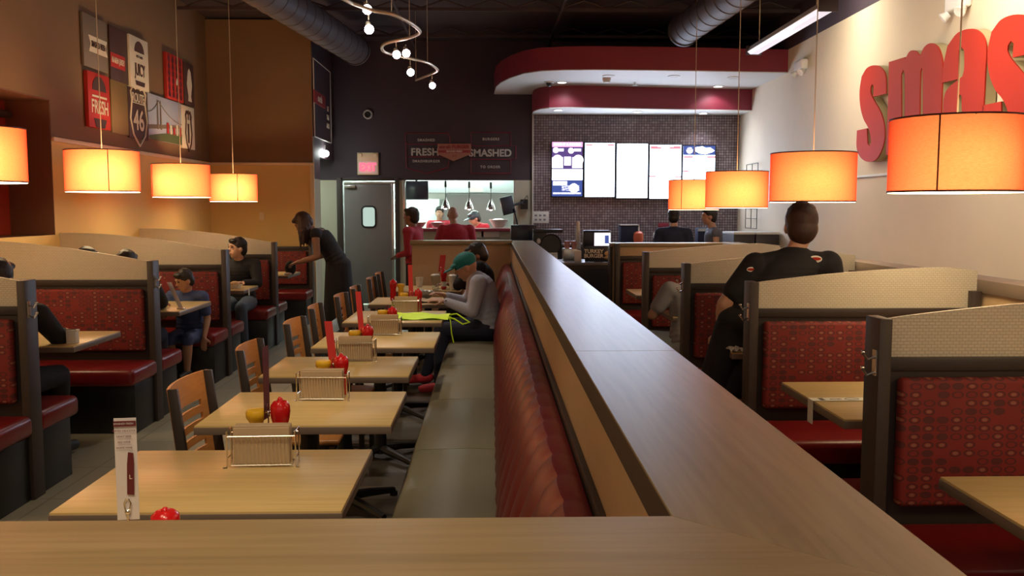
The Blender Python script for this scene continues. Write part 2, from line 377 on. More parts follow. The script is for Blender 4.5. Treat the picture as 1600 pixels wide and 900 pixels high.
MB().box(XL - .5, wy0, wz0, XL - .40, wy1 - .013, wz1 - .013).build('pane', M_['brownglass'], wi)
MB().cyl((XL - .36, wy0 + .05, 2.42), (XL - .36, wy1 - .03, 2.42), .035).build('blind_roll', M_['darktrim'], wi)
# boxed-out wall at the end of the left booths
XB = -2.55
struct('wall_alcove_lower', MB().box(XL, 12.97, 0, XB, 13.07, zt), M_['wallL'])
struct('wall_alcove_upper', MB().box(XL, 12.97, zt, XB, 13.07, 4.22), M_['wallLtop'])
struct('trim_2', MB().box(XL, 12.94, zt - .02, XB + .02, 12.97, zt + .02).box(XB - .04, 12.94, 0, XB + .02, 12.97, zt - .02), M_['trim'], .004)
struct('wall_side_upper', MB().box(XB - .1, 13.07, 2.33, XB, YB, 4.25), M_['wallback'])
struct('wall_side_lower', MB().box(XB - .1, 13.07, 0, XB, 13.5, 2.0), M_['pale'])
struct('wall_side_middle', MB().box(XB - .1, 13.07, 2.0, XB, 13.5, 2.33), M_['wallback'])
struct('wall_hall', MB().box(-4.6, 13.12, 0, -4.5, YB, 2.42).box(-4.5, 13.08, 0, XB - .1, 13.12, 2.42), M_['pale'])
struct('ceiling_hall', MB().box(-4.6, 13.08, 2.42, XB - .1, YB, 2.46), M_['soffit'])
# back wall pieces round door and kitchen pass
dx0, dx1, dz1 = -2.44, -1.57, 2.02
px0, px1, pz0, pz1 = -1.40, .36, 1.25, 2.0
bw = MB()
bw.box(-4.6, YB, 2.03, .677, YB + .12, 4.25)
struct('wall_back_upper', bw, M_['wallback'])
bw = MB()
bw.box(-4.6, YB, 0, dx0 - .06, YB + .12, 2.03); bw.box(dx1 + .06, YB, 0, px0, YB + .12, 2.03); bw.box(px0, YB, 0, px1, YB + .12, pz0); bw.box(px1, YB, 0, .677, YB + .12, 2.03)
struct('wall_back_lower', bw, M_['pale'])
struct('wall_back_tiled', MB().box(.677, YB - .06, 0, XR, YB + .12, 3.085), M_['tilewall'])
struct('trim_3', MB().box(.660, YB - .075, 0, .682, YB - .06, 3.085), M_['soffit'])
struct('wall_right', MB().box(XR, -2, 0, XR + .1, 15, 3.72), M_['wallR'])
struct('wall_right_upper', MB().box(XR, -2, 3.72, XR + .1, 15, 4.25), M_['wallback'])
struct('trim_4', MB().box(XR - .02, -2, 1.905, XR, 14.0, 1.93), M_['soffit'], .003)
# door
d = struct('door_1', MB().box(dx0 + .05, YB - .03, .02, dx1 - .04, YB + .01, dz1 - .03), M_['doorgrey'], .004)
MB().box(dx0 - .07, YB - .04, 0, dx0 + .03, YB + .1, dz1 + .05).box(dx1 + .0, YB - .04, 0, dx1 + .07, YB + .1, dz1 + .05).box(dx0, YB - .04, dz1, dx1, YB + .1, dz1 + .05).build('door_frame', M_['darktrim'], d, .004)
MB().box(dx0 + .05, YB - .045, dz1 - .05, dx1 - .0, YB - .02, dz1 - .015).box(dx1 - .055, YB - .045, 0, dx1 - .02, YB - .02, dz1 - .03).build('metal_edge', M_['steel'], d, .003)
MB().box(-2.38, YB - .09, 1.90, -2.2, YB - .03, 1.95).build('door_closer', M_['steel'], d, .008)
def rrect(x0, z0, x1, z1, r, y, n=6):
    P = []
    for cx, cz, a in ((x1 - r, z1 - r, 0), (x0 + r, z1 - r, 90), (x0 + r, z0 + r, 180), (x1 - r, z0 + r, 270)):
        for i in range(n + 1): t = math.radians(a + 90 * i / n); P.append((cx + r * math.cos(t), y, cz + r * math.sin(t)))
    return P
MB().tube(rrect(-2.105, 1.27, -1.885, 1.605, .06, YB - .035), .014, 8, True).build('window_gasket', M_['rubber'], d)
reg('kglass', emis('pale_kitchen_light_through_glass', (.62, .8, .72), .55))
MB().prism(rrect(-2.105, 1.27, -1.885, 1.605, .06, YB - .036), (0, .004, 0)).build('window_pane', M_['kglass'], d)
# kitchen behind the pass
struct('wall_kitchen', MB().box(-3.2, 17.4, 0, 1.0, 17.5, 3.0).box(-3.3, YB + .12, 0, -3.2, 17.5, 3.0).box(.9, YB + .12, 0, 1.0, 17.5, 3.0), M_['kwhite'])
struct('ceiling_kitchen', MB().box(-3.3, YB + .12, 2.85, 1.0, 17.5, 2.95), M_['kwhite'])
pf = MB(); t = .035
pf.box(px0 - t, YB - .03, pz0 - t, px0, YB + .14, pz1); pf.box(px1, YB - .03, pz0 - t, px1 + t, YB + .14, pz1)
struct('trim_5', pf, M_['steel'], .004)
struct('trim_6', MB().box(px0 - .04, YB - .12, pz0 - .05, px1 + .05, YB + .2, pz0), M_['red'], .005)

# soffits over the counter: upper curved band and lower curved band
def soffit(name, pts, z0, z1, ymax):
    b = MB(); P = [(x, y, z0) for x, y in pts] + [(XR, ymax, z0), (pts[0][0], ymax, z0)]
    b.prism(P, (0, 0, z1 - z0)); o = struct(name, b, M_['red'])
    b = MB(); b.prism([(x, y, z0 - .012) for x, y, _ in [(p[0] * 1, p[1], 0) for p in pts]] + [(XR, ymax, z0 - .012), (pts[0][0], ymax, z0 - .012)], (0, 0, .011))
    b.build('soffit_underside', M_['soffit'], o); return o
up_pts = []
# upper band outline: curve from the left end sweeping forward then meeting the right wall
z_up0, z_up1 = 3.42, 3.72
for px_, py_ in ((772, 145), (775, 135), (783, 128), (797, 121), (818, 114), (845, 110), (880, 108.5), (930, 108), (1000, 108.7), (1100, 110), (1170, 111.5), (1235, 112.5)):
    p = atZ(px_, py_, z_up0); up_pts.append((p.x, p.y))
up_pts[-1] = (XR, up_pts[-1][1])
soffit('ceiling_upper_soffit', up_pts, z_up0, z_up1, 14.69)
lo_pts = []; z_lo0 = 3.09
for px_, py_ in ((833, 174), (835, 172.5), (842, 170), (858, 168), (885, 167.2), (930, 167.5), (1000, 169), (1100, 171), (1177, 172)):
    p = atZ(px_, py_, z_lo0); lo_pts.append((p.x, p.y))
lo_pts[-1] = (XR, lo_pts[-1][1])
soffit('ceiling_lower_soffit', lo_pts, z_lo0, z_up0 - .013, 14.69)
struct('wall_soffit_end', MB().box(.35, YB - .001, 3.10, XR, YB + .12, 4.25), M_['wallback'])

# ceiling steel: joists and braces
jo = MB()
for yy in (8.2, 10.0, 11.8, 13.6):
    jo.box(-4.0, yy - .02, 4.1, 4.0, yy + .02, 4.14); 
    k = -3.9
    while k < 3.9:
        jo.cyl((k, yy, 4.14), (k + .3, yy, 4.24), .012, n=6); jo.cyl((k + .3, yy, 4.24), (k + .6, yy, 4.14), .012, n=6); k += .6
for xx in (-1.2, .9): jo.box(xx - .015, 7, 4.08, xx + .015, 14.6, 4.11)
o = struct('ceiling_joists', jo, M_['joist'])

# ducts
def duct(label, p0, p1, r):
    p0, p1 = Vector(p0), Vector(p1); t = thing('air_duct', label, 'duct', p0)
    L_ = (p1 - p0).length; n = int(L_ / .3); pr = [(0, 0), (r, 0)]
    for i in range(1, n): c_ = L_ * i / n; pr += [(r, c_ - .012), (r + .007, c_ - .006), (r + .007, c_ + .006), (r, c_ + .012)]
    MB().lathe(pr + [(r, L_), (0, L_)], n=32, ax=p1 - p0).build('duct_pipe', M_['duct'], t)
    MB().lathe([(r + .001, L_ - .05), (r + .016, L_ - .05), (r + .016, L_), (r * .9, L_ + .003), (r * .9, L_ - .02)], n=32, ax=p1 - p0).build('duct_collar', M_['duct'], t)
duct('dark round duct running above the left booths', (-2.75, 6.5, 3.84), (-1.95, 13.2, 3.84), .2)
duct('dark round duct over the curved red soffit', (2.75, 6.0, 3.83), (2.45, 11.6, 3.83), .19)

# ------------------------------------------------------------------ partition, ledge, bench
CAPZ = 1.17
def partition():
    t = thing('partition_wall', 'long low partition with wood grain cap behind the red channelled bench', 'partition', (.378, 6, 0))
    b = MB()
    xs0, xs1 = .235 - .378, .52 - .378
    y1 = 11.3
    # cap with mitred near end, split in boards at the seams
    ys = [1.135, 2.5, 5.5, 8.5, y1]
    for i in range(4):
        bb = MB(); a, c = ys[i] - 6, ys[i + 1] - 6 - .0025
        if i == 0: bb.prism([(xs0, a, CAPZ - .0), (xs0, c, CAPZ), (xs1, c, CAPZ), (xs1, .85 - 6, CAPZ)], (0, 0, -.005))
        else: bb.box(xs0, a, CAPZ - .005, xs1, c, CAPZ)
        bb.build('cap_board', M_['capY'], t, .0008, 1)
    MB().box(xs0 + .001, 1.14 - 6, CAPZ - .062, xs1 - .001, y1 - 6, CAPZ - .0055).build('cap_edge', M_['darktrim'], t)
    MB().box(xs0 + .004, 1.14 - 6, 0, xs1 - .03, y1 - 6, CAPZ - .062).build('panel', M_['beige'], t)
    MB().box(xs0 - .012, 1.15 - 6, .80, xs0 + .003, 10.68 - 6, .932).build('rail', M_['darktrim'], t, .002)
    return t
partition()
def ledge():
    t = thing('ledge_wall', 'brown wood grain ledge crossing the foreground', 'partition', (-.6, 1.0, 0))
    b = MB(); b.prism([(-1.4, -.15, CAPZ), (1.12, -.15, CAPZ), (.835, .135, CAPZ), (-1.4, .135, CAPZ)], (0, 0, -.005)); b.build('cap_board', M_['capX'], t, .0008, 1)
    MB().box(-1.4, -.13, CAPZ - .062, .83, .134, CAPZ - .0055).build('cap_edge', M_['darktrim'], t)
    MB().box(-1.4, -.12, 0, .83, .12, CAPZ - .062).build('panel', M_['beige'], t)
ledge()
# cross wall at the end of the bench
t = thing('partition_wall', 'short beige partition across the far end of the bench', 'partition', (-.35, 10.8, 0))
MB().box(-.60, -.1, 0, .58, .1, CAPZ - .03).build('panel', M_['beige'], t, .003)
MB().box(-.62, -.13, CAPZ - .03, .60, .13, CAPZ + .02).build('cap_board', M_['capX'], t, .003)

def bench():
    t = thing('banquette_bench', 'long bench with taupe vinyl seat and red channelled back', 'bench', (-.1, 6, 0))
    ys = [1.2, 2.95, 4.1, 5.2, 6.35, 7.5, 8.65, 9.7, 10.66]
    for a, c in zip(ys, ys[1:]):
        b = MB(); L_ = c - a - .006
        # rounded cushion section
        prof = [(.155, .33), (-.255, .33), (-.275, .36), (-.275, .42), (-.262, .448), (-.235, .461), (.0, .468), (.155, .460)]
        n = 12; vr = []
        for i in range(n + 1):
            u = i / n; e = min(1, math.sin(PI * min(u, 1 - u) * 2.2) if min(u, 1 - u) < .227 else 1)
            vr.append([b.b.verts.new((x, a - 6 + L_ * u, .33 + (z - .33) * (.93 + .07 * e))) for x, z in prof])
        for i in range(n):
            for k in range(len(prof)): b.b.faces.new((vr[i][k], vr[i][(k + 1) % len(prof)], vr[i + 1][(k + 1) % len(prof)], vr[i + 1][k]))
        b.b.faces.new(vr[0]); b.b.faces.new(vr[-1][::-1])
        b.build('seat_cushion', M_['taupe'], t)
    MB().box(-.2, 1.2 - 6, 0, .32, 10.66 - 6, .33).build('seat_base', M_['black'], t)
    # channelled back: scalloped in y
    b = MB(); y0, y1, ch = 1.2, 10.66, .19; nch = int((y1 - y0) / ch); ch = (y1 - y0) / nch; per = 6
    prof = [(.15, .44), (.135, .50), (.150, .62), (.185, .74), (.215, .83), (.238, .885), (.262, .912), (.29, .918), (.318, .905)]
    rows = []
    for i in range(nch * per + 1):
        f = (i % per) / per; bul = math.sin(PI * f) ** .55 if 0 < f < 1 else 0
        sh = bul * .024
        endr = min(1, (y1 - (y0 + i * ch / per)) / .12); drop = (1 - math.sqrt(max(0, 1 - (1 - endr) ** 2))) * .12
        rows.append([b.b.verts.new((x - sh * (1, 1, 1, 1, .9, .6, .3, .1, 0)[k], y0 + i * ch / per - 6, .44 + (z - .44) * (1 - drop) + sh * (0, 0, 0, 0, 0, .25, .25, .1, 0)[k])) for k, (x, z) in enumerate(prof)])
    for i in range(len(rows) - 1):
        for k in range(len(prof) - 1): b.b.faces.new((rows[i][k], rows[i][k + 1], rows[i + 1][k + 1], rows[i + 1][k]))
    b.build('channelled_back', M_['channel'], t)
bench()

# ------------------------------------------------------------------ booths
def divider(label, X, Y, side, w, near=True, far=True, hook=False, screen=True, zb=1.05):
    """origin at the aisle post; local +x goes from the aisle towards the wall (side=+1) or is mirrored (side=-1)"""
    t = thing('booth_bench', label, 'booth', (X, Y, 0), 0, 'booth benches with ring patterned backs'); s = side
    def bx(a, y0, z0, c, y1, z1): return (min(a * s, c * s), y0, z0, max(a * s, c * s), y1, z1)
    MB().box(*bx(0, -.06, 0, .045, .06, CAPZ + .02)).build('post', M_['darktrim'], t, .003)
    MB().box(*bx(w - .05, -.05, 0, w, .05, 1.14)).build('post', M_['darktrim'], t, .003)
    MB().box(*bx(.045, -.04, 1.005, w - .05, .04, 1.05)).build('rail', M_['dark'], t, .003)
    MB().box(*bx(.045, -.03, .0, w - .05, .03, 1.005)).build('core_panel', M_['dark'], t)
    if screen:
        b = MB(); x0, x1 = .045, w - .005; n = 24; top = 1.345 if s < 0 else 1.265
        def zz(u): return 1.185 + (top - 1.185) * math.sin(min(1, u * 1.05) * PI / 2) ** (.9 if s > 0 else 1) - (.02 * max(0, u - .85) / .15 if s > 0 else 0)
        P = [(x0 * s, -.006, 1.05)] + [((x0 + (x1 - x0) * i / n) * s, -.006, zz(i / n)) for i in range(n + 1)] + [(x1 * s, -.006, 1.05)]
        b.prism(P, (0, .012, 0)); b.build('woven_screen', M_['screen'], t)
    for on, q in ((near, -1), (far, 1)):
        if not on: continue
        def by(y0, y1): return (min(y0 * q, y1 * q), max(y0 * q, y1 * q))
        a, c = by(.03, .085); MB().box(*bx(.075, a, .53, w - .07, c, .985)).build('backrest', M_['rings'], t, .018, 3)
        a, c = by(.04, .50); MB().box(*bx(-.005, a, .345, w - .02, c, .465)).build('seat_cushion', M_['redleather'], t, .035, 4)
        a, c = by(.03, .42); MB().box(*bx(.02, a, 0, w - .02, c, .345)).build('seat_base', M_['black'], t, .003)
    if hook:
        b = MB(); hx = -.0 * s; yy = -.03
        b.box(*bx(-.006, -.05, .99, 0, -.02, 1.08))
        for zc in (1.065, 1.01):
            b.tube([(-.004 * s, -.035, zc - .01), (-.03 * s, -.035, zc - .02), (-.045 * s, -.035, zc + .002)], .005, 6); b.ball((-.045 * s, -.035, zc + .006), .008, 8, 6)
        b.build('coat_hook', M_['chrome'], t)
    return t
Lw = 1.55
ordl = ['nearest on the left side', 'second along the left wall', 'third along the left wall', 'fourth along the left wall']
for i, Y in enumerate((4.84, 6.64, 8.44, 10.34)):
    divider('red ring patterned booth bench with woven screen, ' + ordl[i], -2.47, Y, -1, Lw, hook=i < 2)
divider('red booth bench against the boxed out wall at the far end of the left row', -2.47, 12.45, -1, Lw, far=False, screen=False)
Rw = 1.22
ordr = ['nearest on the right side', 'second on the right side', 'third on the right side', 'fourth on the right side']
for i, Y in enumerate((3.10, 4.65, 6.24, 7.89)):
    divider('red ring patterned booth bench with woven screen, ' + ordr[i], 1.34, Y, 1, Rw, hook=i < 3)
divider('red booth bench backed onto the low wall before the order counter', 1.36, 9.83, 1, 1.2, far=False, screen=False)

# low walls right of the booths
t = thing('partition_wall', 'low beige wall with pale cap closing the right booths before the counter', 'partition', (1.34, 9.98, 0))
MB().box(0, -.06, 0, 1.36, .06, CAPZ - .02).build('panel', M_['beige'], t, .003)
MB().box(-.02, -.09, CAPZ - .02, 1.40, .09, CAPZ + .02).build('cap_board', M_['capX'], t, .003)
MB().box(-.03, -.08, 0, .0, .08, CAPZ - .02).build('end_board', M_['darktrim'], t, .003)
t = thing('partition_wall', 'low wall with flat cap running behind the right booths', 'partition', (2.65, 5.0, 0))
MB().box(-.07, -4, 0, .07, 4.9, CAPZ - .03).build('panel', M_['beige'], t, .003)
MB().box(-.09, -4, CAPZ - .04, .09, 4.9, CAPZ + .03).build('cap_board', M_['tedge'], t, .003)

def booth_table(label, X0, X1, Y0, Y1):
    t = thing('booth_table', label, 'table', ((X0 + X1) / 2, (Y0 + Y1) / 2, 0), 0, 'wood topped tables inside the booths'); a = (X1 - X0) / 2; c = (Y1 - Y0) / 2
    MB().box(-a, -c, .725, a, c, .76).build('tabletop', M_['table'], t, .003)
    MB().box(-a - .002, -c - .002, .722, a + .002, c + .002, .752).build('edge_band', M_['tedge'], t, .002)
    MB().cyl((0, 0, .03), (0, 0, .72), .04).build('pedestal', M_['black'], t)
    b = MB(); b.box(-.28, -.03, 0, .28, .03, .035); b.box(-.03, -.25, 0, .03, .25, .035); b.build('foot', M_['black'], t, .006)
    return t
for i, (y0, y1) in enumerate(((5.30, 5.97), (7.1, 7.9), (8.95, 9.5), (10.9, 11.6))):
    booth_table('booth table on the left, ' + ['nearest, with white box on it', 'by the child in the blue shirt', 'in front of the boy in the dark top', 'under the hands of the standing woman'][i], -3.98, -2.47, y0, y1)
for i, (y0, y1) in enumerate(((1.9, 2.63), (3.37, 4.12), (4.98, 5.55), (6.65, 7.1), (8.35, 9.0))):
    booth_table('booth table on the right, ' + ['cut off at the lower right corner', 'with paper wrapper folded over its edge', 'beside the man in the black t-shirt', 'with food held over it', 'farthest, before the low end wall'][i], 1.36, 2.52, y0, y1)

# ------------------------------------------------------------------ dining tables and chairs of the middle row
def cafe_table(label, x0, x1, y0, y1):
    t = thing('dining_table', label, 'table', ((x0 + x1) / 2, (y0 + y1) / 2, 0), 0, 'square topped tables along the bench'); a = (x1 - x0) / 2; c = (y1 - y0) / 2
    MB().box(-a, -c, .728, a, c, .76).build('tabletop', M_['table'], t, .003)
    MB().box(-a - .002, -c - .002, .725, a + .002, c + .002, .753).build('edge_band', M_['tedge'], t, .002)
    MB().cyl((0, 0, .04), (0, 0, .715), .038).build('column', M_['black'], t)
    MB().box(-.2, -.03, .70, .2, .03, .725).box(-.03, -.2, .70, .03, .2, .725).build('top_bracket', M_['black'], t)
    for k in range(4):
        an = PI / 4 + k * PI / 2; dx, dy = math.cos(an), math.sin(an)
        b = MB(); b.tube([(0, 0, .07), (dx * .15, dy * .15, .055), (dx * .32, dy * .32, .03)], [.028, .024, .018], 8); b.cyl((dx * .32, dy * .32, 0), (dx * .32, dy * .32, .025), .022, n=10); b.build('foot', M_['black'], t)
    return t
TT = [('table hidden behind the foreground ledge', -1.14, -.40, 1.42, 2.1), ('nearest full tabletop, holding one wire napkin rack', -1.185, -.405, 2.36, 2.98), ('second tabletop from the front', -1.115, -.38, 3.32, 3.94),
      ('third tabletop from the front', -1.13, -.405, 4.31, 4.89), ('fourth tabletop from the front', -1.06, -.34, 5.22, 5.87), ('tabletop with the neon green bag', -1.07, -.36, 6.38, 7.1), ('tabletop in front of the man in the teal cap', -1.05, -.36, 7.6, 8.2), ('farthest tabletop, by the beige end partition', -1.0, -.3, 8.8, 9.45)]
for l, *a in TT: cafe_table('light wood laminate ' + l if not l.startswith('table hid') else l, *a)

def make_chair(label):
    t = thing('dining_chair', label, 'chair', (0, 0, 0), 0, 'slatted wooden chairs facing the bench')
    # local: back at x=-.2 , sitter faces +x
    for s in (-1, 1):
        b = MB(); b.tube([(-.20, s * .205, 0), (-.165, s * .205, .45), (-.215, s * .205, .88)], [.014, .016, .014], 4)
        bb = MB()
        pts = [(-.22, .0), (-.185, .45), (-.235, .90), (-.20, .90), (-.145, .45), (-.185, .0)]
        bb.prism([(x, s * .205 - .012, z) for x, z in pts], (0, .024, 0)); bb.build('rear_leg', M_['bronze'], t, .003)
        b.b.free()
        MB().box(.19, s * .19 - .012, 0, .22, s * .19 + .012, .43).build('leg', M_['bronze'], t, .003)
    MB().box(-.17, -.2, .41, .22, .2, .435).build('seat_frame', M_['bronze'], t, .003)
    MB().box(-.19, -.205, .435, .24, .205, .462).build('seat', M_['chairwood'], t, .01, 3)
    # curved slotted back panel
    b = MB(); zs = [.56, .60, .625, .655, .68, .71, .735, .765, .79, .82, .90]
    # slots are rows 1,3,5,7 (+ lowest) between columns 2..5
    ys = [-.2, -.15, -.085, .0, .085, .15, .2]
    g = {}
    def V(i, j):
        if (i, j) not in g:
            y, z = ys[i], zs[j]; x = -.178 - (z - .45) * .115 - .028 * (1 - (y / .2) ** 2)
            g[(i, j)] = b.b.verts.new((x, y, z))
        return g[(i, j)]
    fs = []
    for i in range(6):
        for j in range(10):
            if j in (1, 3, 5, 7) and i in (2, 3, 4) : continue
            fs.append(b.b.faces.new((V(i, j), V(i + 1, j), V(i + 1, j + 1), V(i, j + 1))))
    b.b.normal_update(); bmesh.ops.solidify(b.b, geom=fs, thickness=.012)
    b.build('backrest', M_['chairwood'], t)
    return t
ch0 = make_chair('wooden slat back chair at the second table, nearest chair fully seen')
CHAIRS = [(-.97, 3.52, ch0['label']), (-1.32, 2.72, 'dining chair cut by the lower left photo edge, pulled away from its table'), (-.98, 4.44, 'wooden slat back chair at the third table'), (-.97, 5.4, 'wooden slat back chair at the fourth table'),
      (-1.0, 6.22, 'reddish lit slat back chair behind the dark teal bag'), (-.96, 7.02, 'slat back chair at the table with the neon green bag'), (-.95, 7.72, 'slat back chair across from the man in the teal cap'), (-.95, 8.75, 'far slat back chair at the last table, nearer of two'), (-.95, 9.4, 'farthest slat back chair before the grey door')]
for i, (x, y, l) in enumerate(CHAIRS):
    o = ch0 if i == 0 else copy_tree(ch0); o.location = (x - (.35 if i == 1 else 0), y, 0); o['label'] = l
    o.rotation_euler.z = [0, 0, 0.03, -.02, .05, 0, .04, 0, .02][i]

# ------------------------------------------------------------------ table-top props
def napkin_rack(label, x, y, rz=0):
    t = thing('napkin_rack', label, 'napkin holder', (x, y, .76), rz, 'wire napkin racks on the bench tables')
    W, D, H = .094, .03, .118; b = MB()
    for s in (-1, 1):
        yy = s * D
        b.tube([(-W - .012, yy, .10), (W + .012, yy, .10)], .0022, 6); b.tube([(-W, yy, .008), (W, yy, .008)], .002, 6)
        for k in range(17):
            xx = -W + 2 * W * k / 16; b.tube([(xx, yy, .008), (xx, yy, .10)], .0012, 5)
    for s in (-1, 1):
        xx = s * (W + .012)
        b.tube([(xx, -D, 0), (xx, -D, .115), (xx, D, .115), (xx, D, 0)], .0028, 6); b.tube([(xx, -D, .03), (xx, D, .03)], .002, 6)
        b.tube([(xx, -D, 0), (xx + s * .012, -D - .008, .002)], .0025, 6)
    for k in range(7): yy = -D + 2 * D * k / 6; b.tube([(-W, yy, .008), (W, yy, .008)], .0014, 5)
    b.build('wire_frame', M_['chrome'], t)
    b = MB()
    for k in range(9): yy = -D + .006 + k * (2 * D - .012) / 9; b.box(-W + .006, yy, .011, W - .008, yy + .0048, .125 + .006 * math.sin(k * 1.7))
    b.build('napkins', M_['kraft'], t, .001, 1); return t
def ketchup(label, x, y, h=.185, z=.76):
    t = thing('ketchup_bottle', label, 'ketchup bottle', (x, y, z), 0, 'red ketchup bottles'); k = h / .185
    MB().lathe([(0, 0), (.020, 0), (.026, .006), (.027, .05), (.024, .10), (.030, .122), (.033, .145), (.031, .165), (.022, .178), (0, .18)][:] if True else [], (0, 0, 0)).build('bottle_body', M_['ketchup'], t).scale = (1, 1, k)
    MB().lathe([(.010, .175), (.009, .186), (.004, .192), (0, .192)], (0, 0, 0), 12).build('nozzle', M_['ketchup'], t).scale = (1, 1, k)
    return t
def mustard(label, x, y, h=.15):
    t = thing('mustard_bottle', label, 'mustard bottle', (x, y, .76), 0, 'yellow mustard bottles')
    MB().lathe([(0, 0), (.020, 0), (.025, .005), (.026, .06), (.023, .105), (.024, .115)]).build('bottle_body', M_['mustard'], t)
    MB().lathe([(.024, .112), (.033, .125), (.034, .142), (.030, .150), (0, .152)]).build('cap', M_['mustard'], t)
    return t
def card_stand(label, x, y, m, rz=0, tilt=0, h=.20, wd=.05, z0=.13, z=.76, curl=0):
    t = thing('menu_card_stand', label, 'menu card', (x, y, z), rz, 'upright menu cards')
    b = MB(); b.lathe([(0, 0), (.03, 0), (.03, .004), (.008, .008), (0, .008)], n=18); b.cyl((0, 0, .006), (0, 0, z0), .0025, n=8)
    b.ball((0, 0, z0), .007, 10, 8); b.tube([(-.004, 0, z0), (-.007, 0, z0 + .02), (-.002, 0, z0 + .03)], .0018, 6); b.tube([(.004, 0, z0), (.007, 0, z0 + .02), (.002, 0, z0 + .03)], .0018, 6)
    b.build('clip_stand', M_['chrome'], t)
    def fn(u, v): return ((u - .5) * wd - v * h * math.tan(tilt), .004 + curl * math.sin(v * 3), z0 - .02 + v * h)
    card = MB().sheet(fn, 2, 8, .0012).build('card', m, t); return t, card
# per table: napkin rack, mustard, card, ketchup
nth = ['hidden front', 'nearest full', 'second', 'third', 'fourth', 'neon bag']
def PX(x, Y): return (x - 768) / 1400 * Y
napkin_rack('wire napkin rack with kraft napkins on the nearest full table', PX(406, 2.80), 2.80, .04)
napkin_rack('wire napkin rack on the second table from the front', PX(502, 3.78), 3.78, -.03)
napkin_rack('wire napkin rack on the third table from the front', PX(554, 4.76), 4.76, .02)
napkin_rack('wire napkin rack on the fourth table from the front', PX(600, 5.74), 5.74, 0)
napkin_rack('wire napkin rack on the neon bag table', PX(634, 6.93), 6.93, 0)
for nm, Y, mx, kx, kh in (('on the nearest full table', 2.925, 396, 434, .185), ('on the second table from the front', 3.885, 503, 531, .175), ('on the third table from the front', 4.85, 553, 573, .18), ('on the fourth table from the front', 5.83, 597, 612, .17), ('on the neon bag table', 7.03, 631, 653, .18)):
    mustard('yellow mustard bottle behind the napkin rack ' + nm, PX(mx, Y), Y)
    ketchup('red ketchup bottle behind the napkin rack ' + nm, PX(kx, Y), Y, kh)
ketchup('red ketchup bottle top peeking over the foreground ledge', PX(248, 2.03), 2.03, .12)
# white card with bottle picture near the ledge
t, card = card_stand('tall white menu card with dark bottle picture above the foreground ledge', PX(198, 2.03), 2.0, M_['whitecard'], .12, 0, .235, .048, .125)
card.data.materials[0] = M_['whitecard']
MB().box(-.024, -.0005, .322, .024, .002, .334).build('header_band', M_['maroon'], card)
b = MB(); cx, cz = .008, .215
b.prism([(cx - .008, 0, cz - .05), (cx + .007, 0, cz - .052), (cx + .009, 0, cz + .02), (cx + .008, 0, cz + .045), (cx - .003, 0, cz + .047), (cx - .006, 0, cz + .02)], (0, .002, 0))
b.build('bottle_picture', M_['maroon'], card)
for k, (s, z) in enumerate((('SMASHED FRESH', .328), ('SERVED DELICIOUS', .312), ('DRAFT BEER', .299), ('RED WINE', .286), ('WHITE WINE', .273))):
    text('printed_line', s, .0058, M_['greyletter' if k == 0 else 'maroon'], card, (-.002, -.001, z), (1, 0, 0), (0, 0, 1), .0, .0003)
text('printed_line', 'L', .014, M_['cream'], card, (.009, -.001, .205), (1, 0, 0), (0, 0, 1), .0, .0003)
card_stand('menu card seen edge on beside the ketchup of the nearest full table', PX(415, 2.93), 2.93, M_['maroon'], 1.45, 0, .24, .05, .14)
card_stand('bright red card leaning left on the second table from the front', PX(519, 3.9), 3.9, M_['redcard'], .0, .10, .21, .034, .13)
card_stand('bright red card leaning left on the third table from the front', PX(564, 4.87), 4.87, M_['redcard'], .0, .07, .25, .03, .13)
card_stand('dark narrow card on the fourth table from the front', PX(605, 5.85), 5.85, M_['maroon'], 1.3, 0, .12, .05, .08)
card_stand('red card on the neon bag table before the far partition', PX(642, 7.05), 7.05, M_['redcard'], .0, .03, .26, .035, .13)
card_stand('curled red card on the farthest table', PX(689, 9.1), 9.1, M_['redcard'], .0, -.12, .17, .06, .19, curl=.01)
mustard('second yellow mustard bottle on the table of the man in the teal cap', PX(626, 7.9), 7.9)
ketchup('red ketchup bottle on the left of the teal cap table', PX(614, 7.9), 7.9)
t = ketchup('dark labelled ketchup bottle on the farthest table', PX(693, 9.0), 9.0, .2)
MB().lathe([(.0275, .03), (.0275, .08)], n=24).build('bottle_label', M_['paper'], t)
def cup(label, x, y, m, h=.14, r=.042, z=.76, lid=True):
    t = thing('drink_cup', label, 'cup', (x, y, z)); MB().lathe([(0, .002), (r * .7, .002), (r * .72, 0), (r, h), (r * .96, h), (r * .68, .006), (0, .006)]).build('cup_body', m, t)
    if lid: MB().lathe([(r + .003, h - .006), (r + .004, h + .004), (r * .8, h + .010), (r * .75, h + .014), (0, h + .014)]).build('cup_lid', M_['white'], t)
    return t
cup('white paper cup with lid on the farthest table', PX(707, 8.95), 8.95, M_['white'])
cup('clear plastic cup on the farthest table', PX(680, 8.9), 8.9, M_['clear'], .15)
cup('white paper cup behind the foil bowl', PX(655, 9.3), 9.3, M_['white'], .10, lid=False)
t = thing('foil_bowl', 'crumpled foil lined bowl of food near the teal cap man', 'bowl', (PX(662, 8.0), 8.0, .76))
MB().lathe([(0, .004), (.05, .004), (.085, .05), (.095, .075), (.090, .074), (.045, .012), (0, .012)]).build('bowl_body', M_['foil'], t)
b = MB()
for k in range(9): b.ball((.05 * math.cos(k * 2.2), .05 * math.sin(k * 2.2), .06 + .012 * math.sin(k)), (.03, .025, .02), 8, 6)
b.build('wrapped_food', M_['foil'], t)
t = thing('paper_sheet', 'crumpled paper liner before the man in the teal cap', 'paper', (PX(668, 7.8), 7.8, .763), .2)
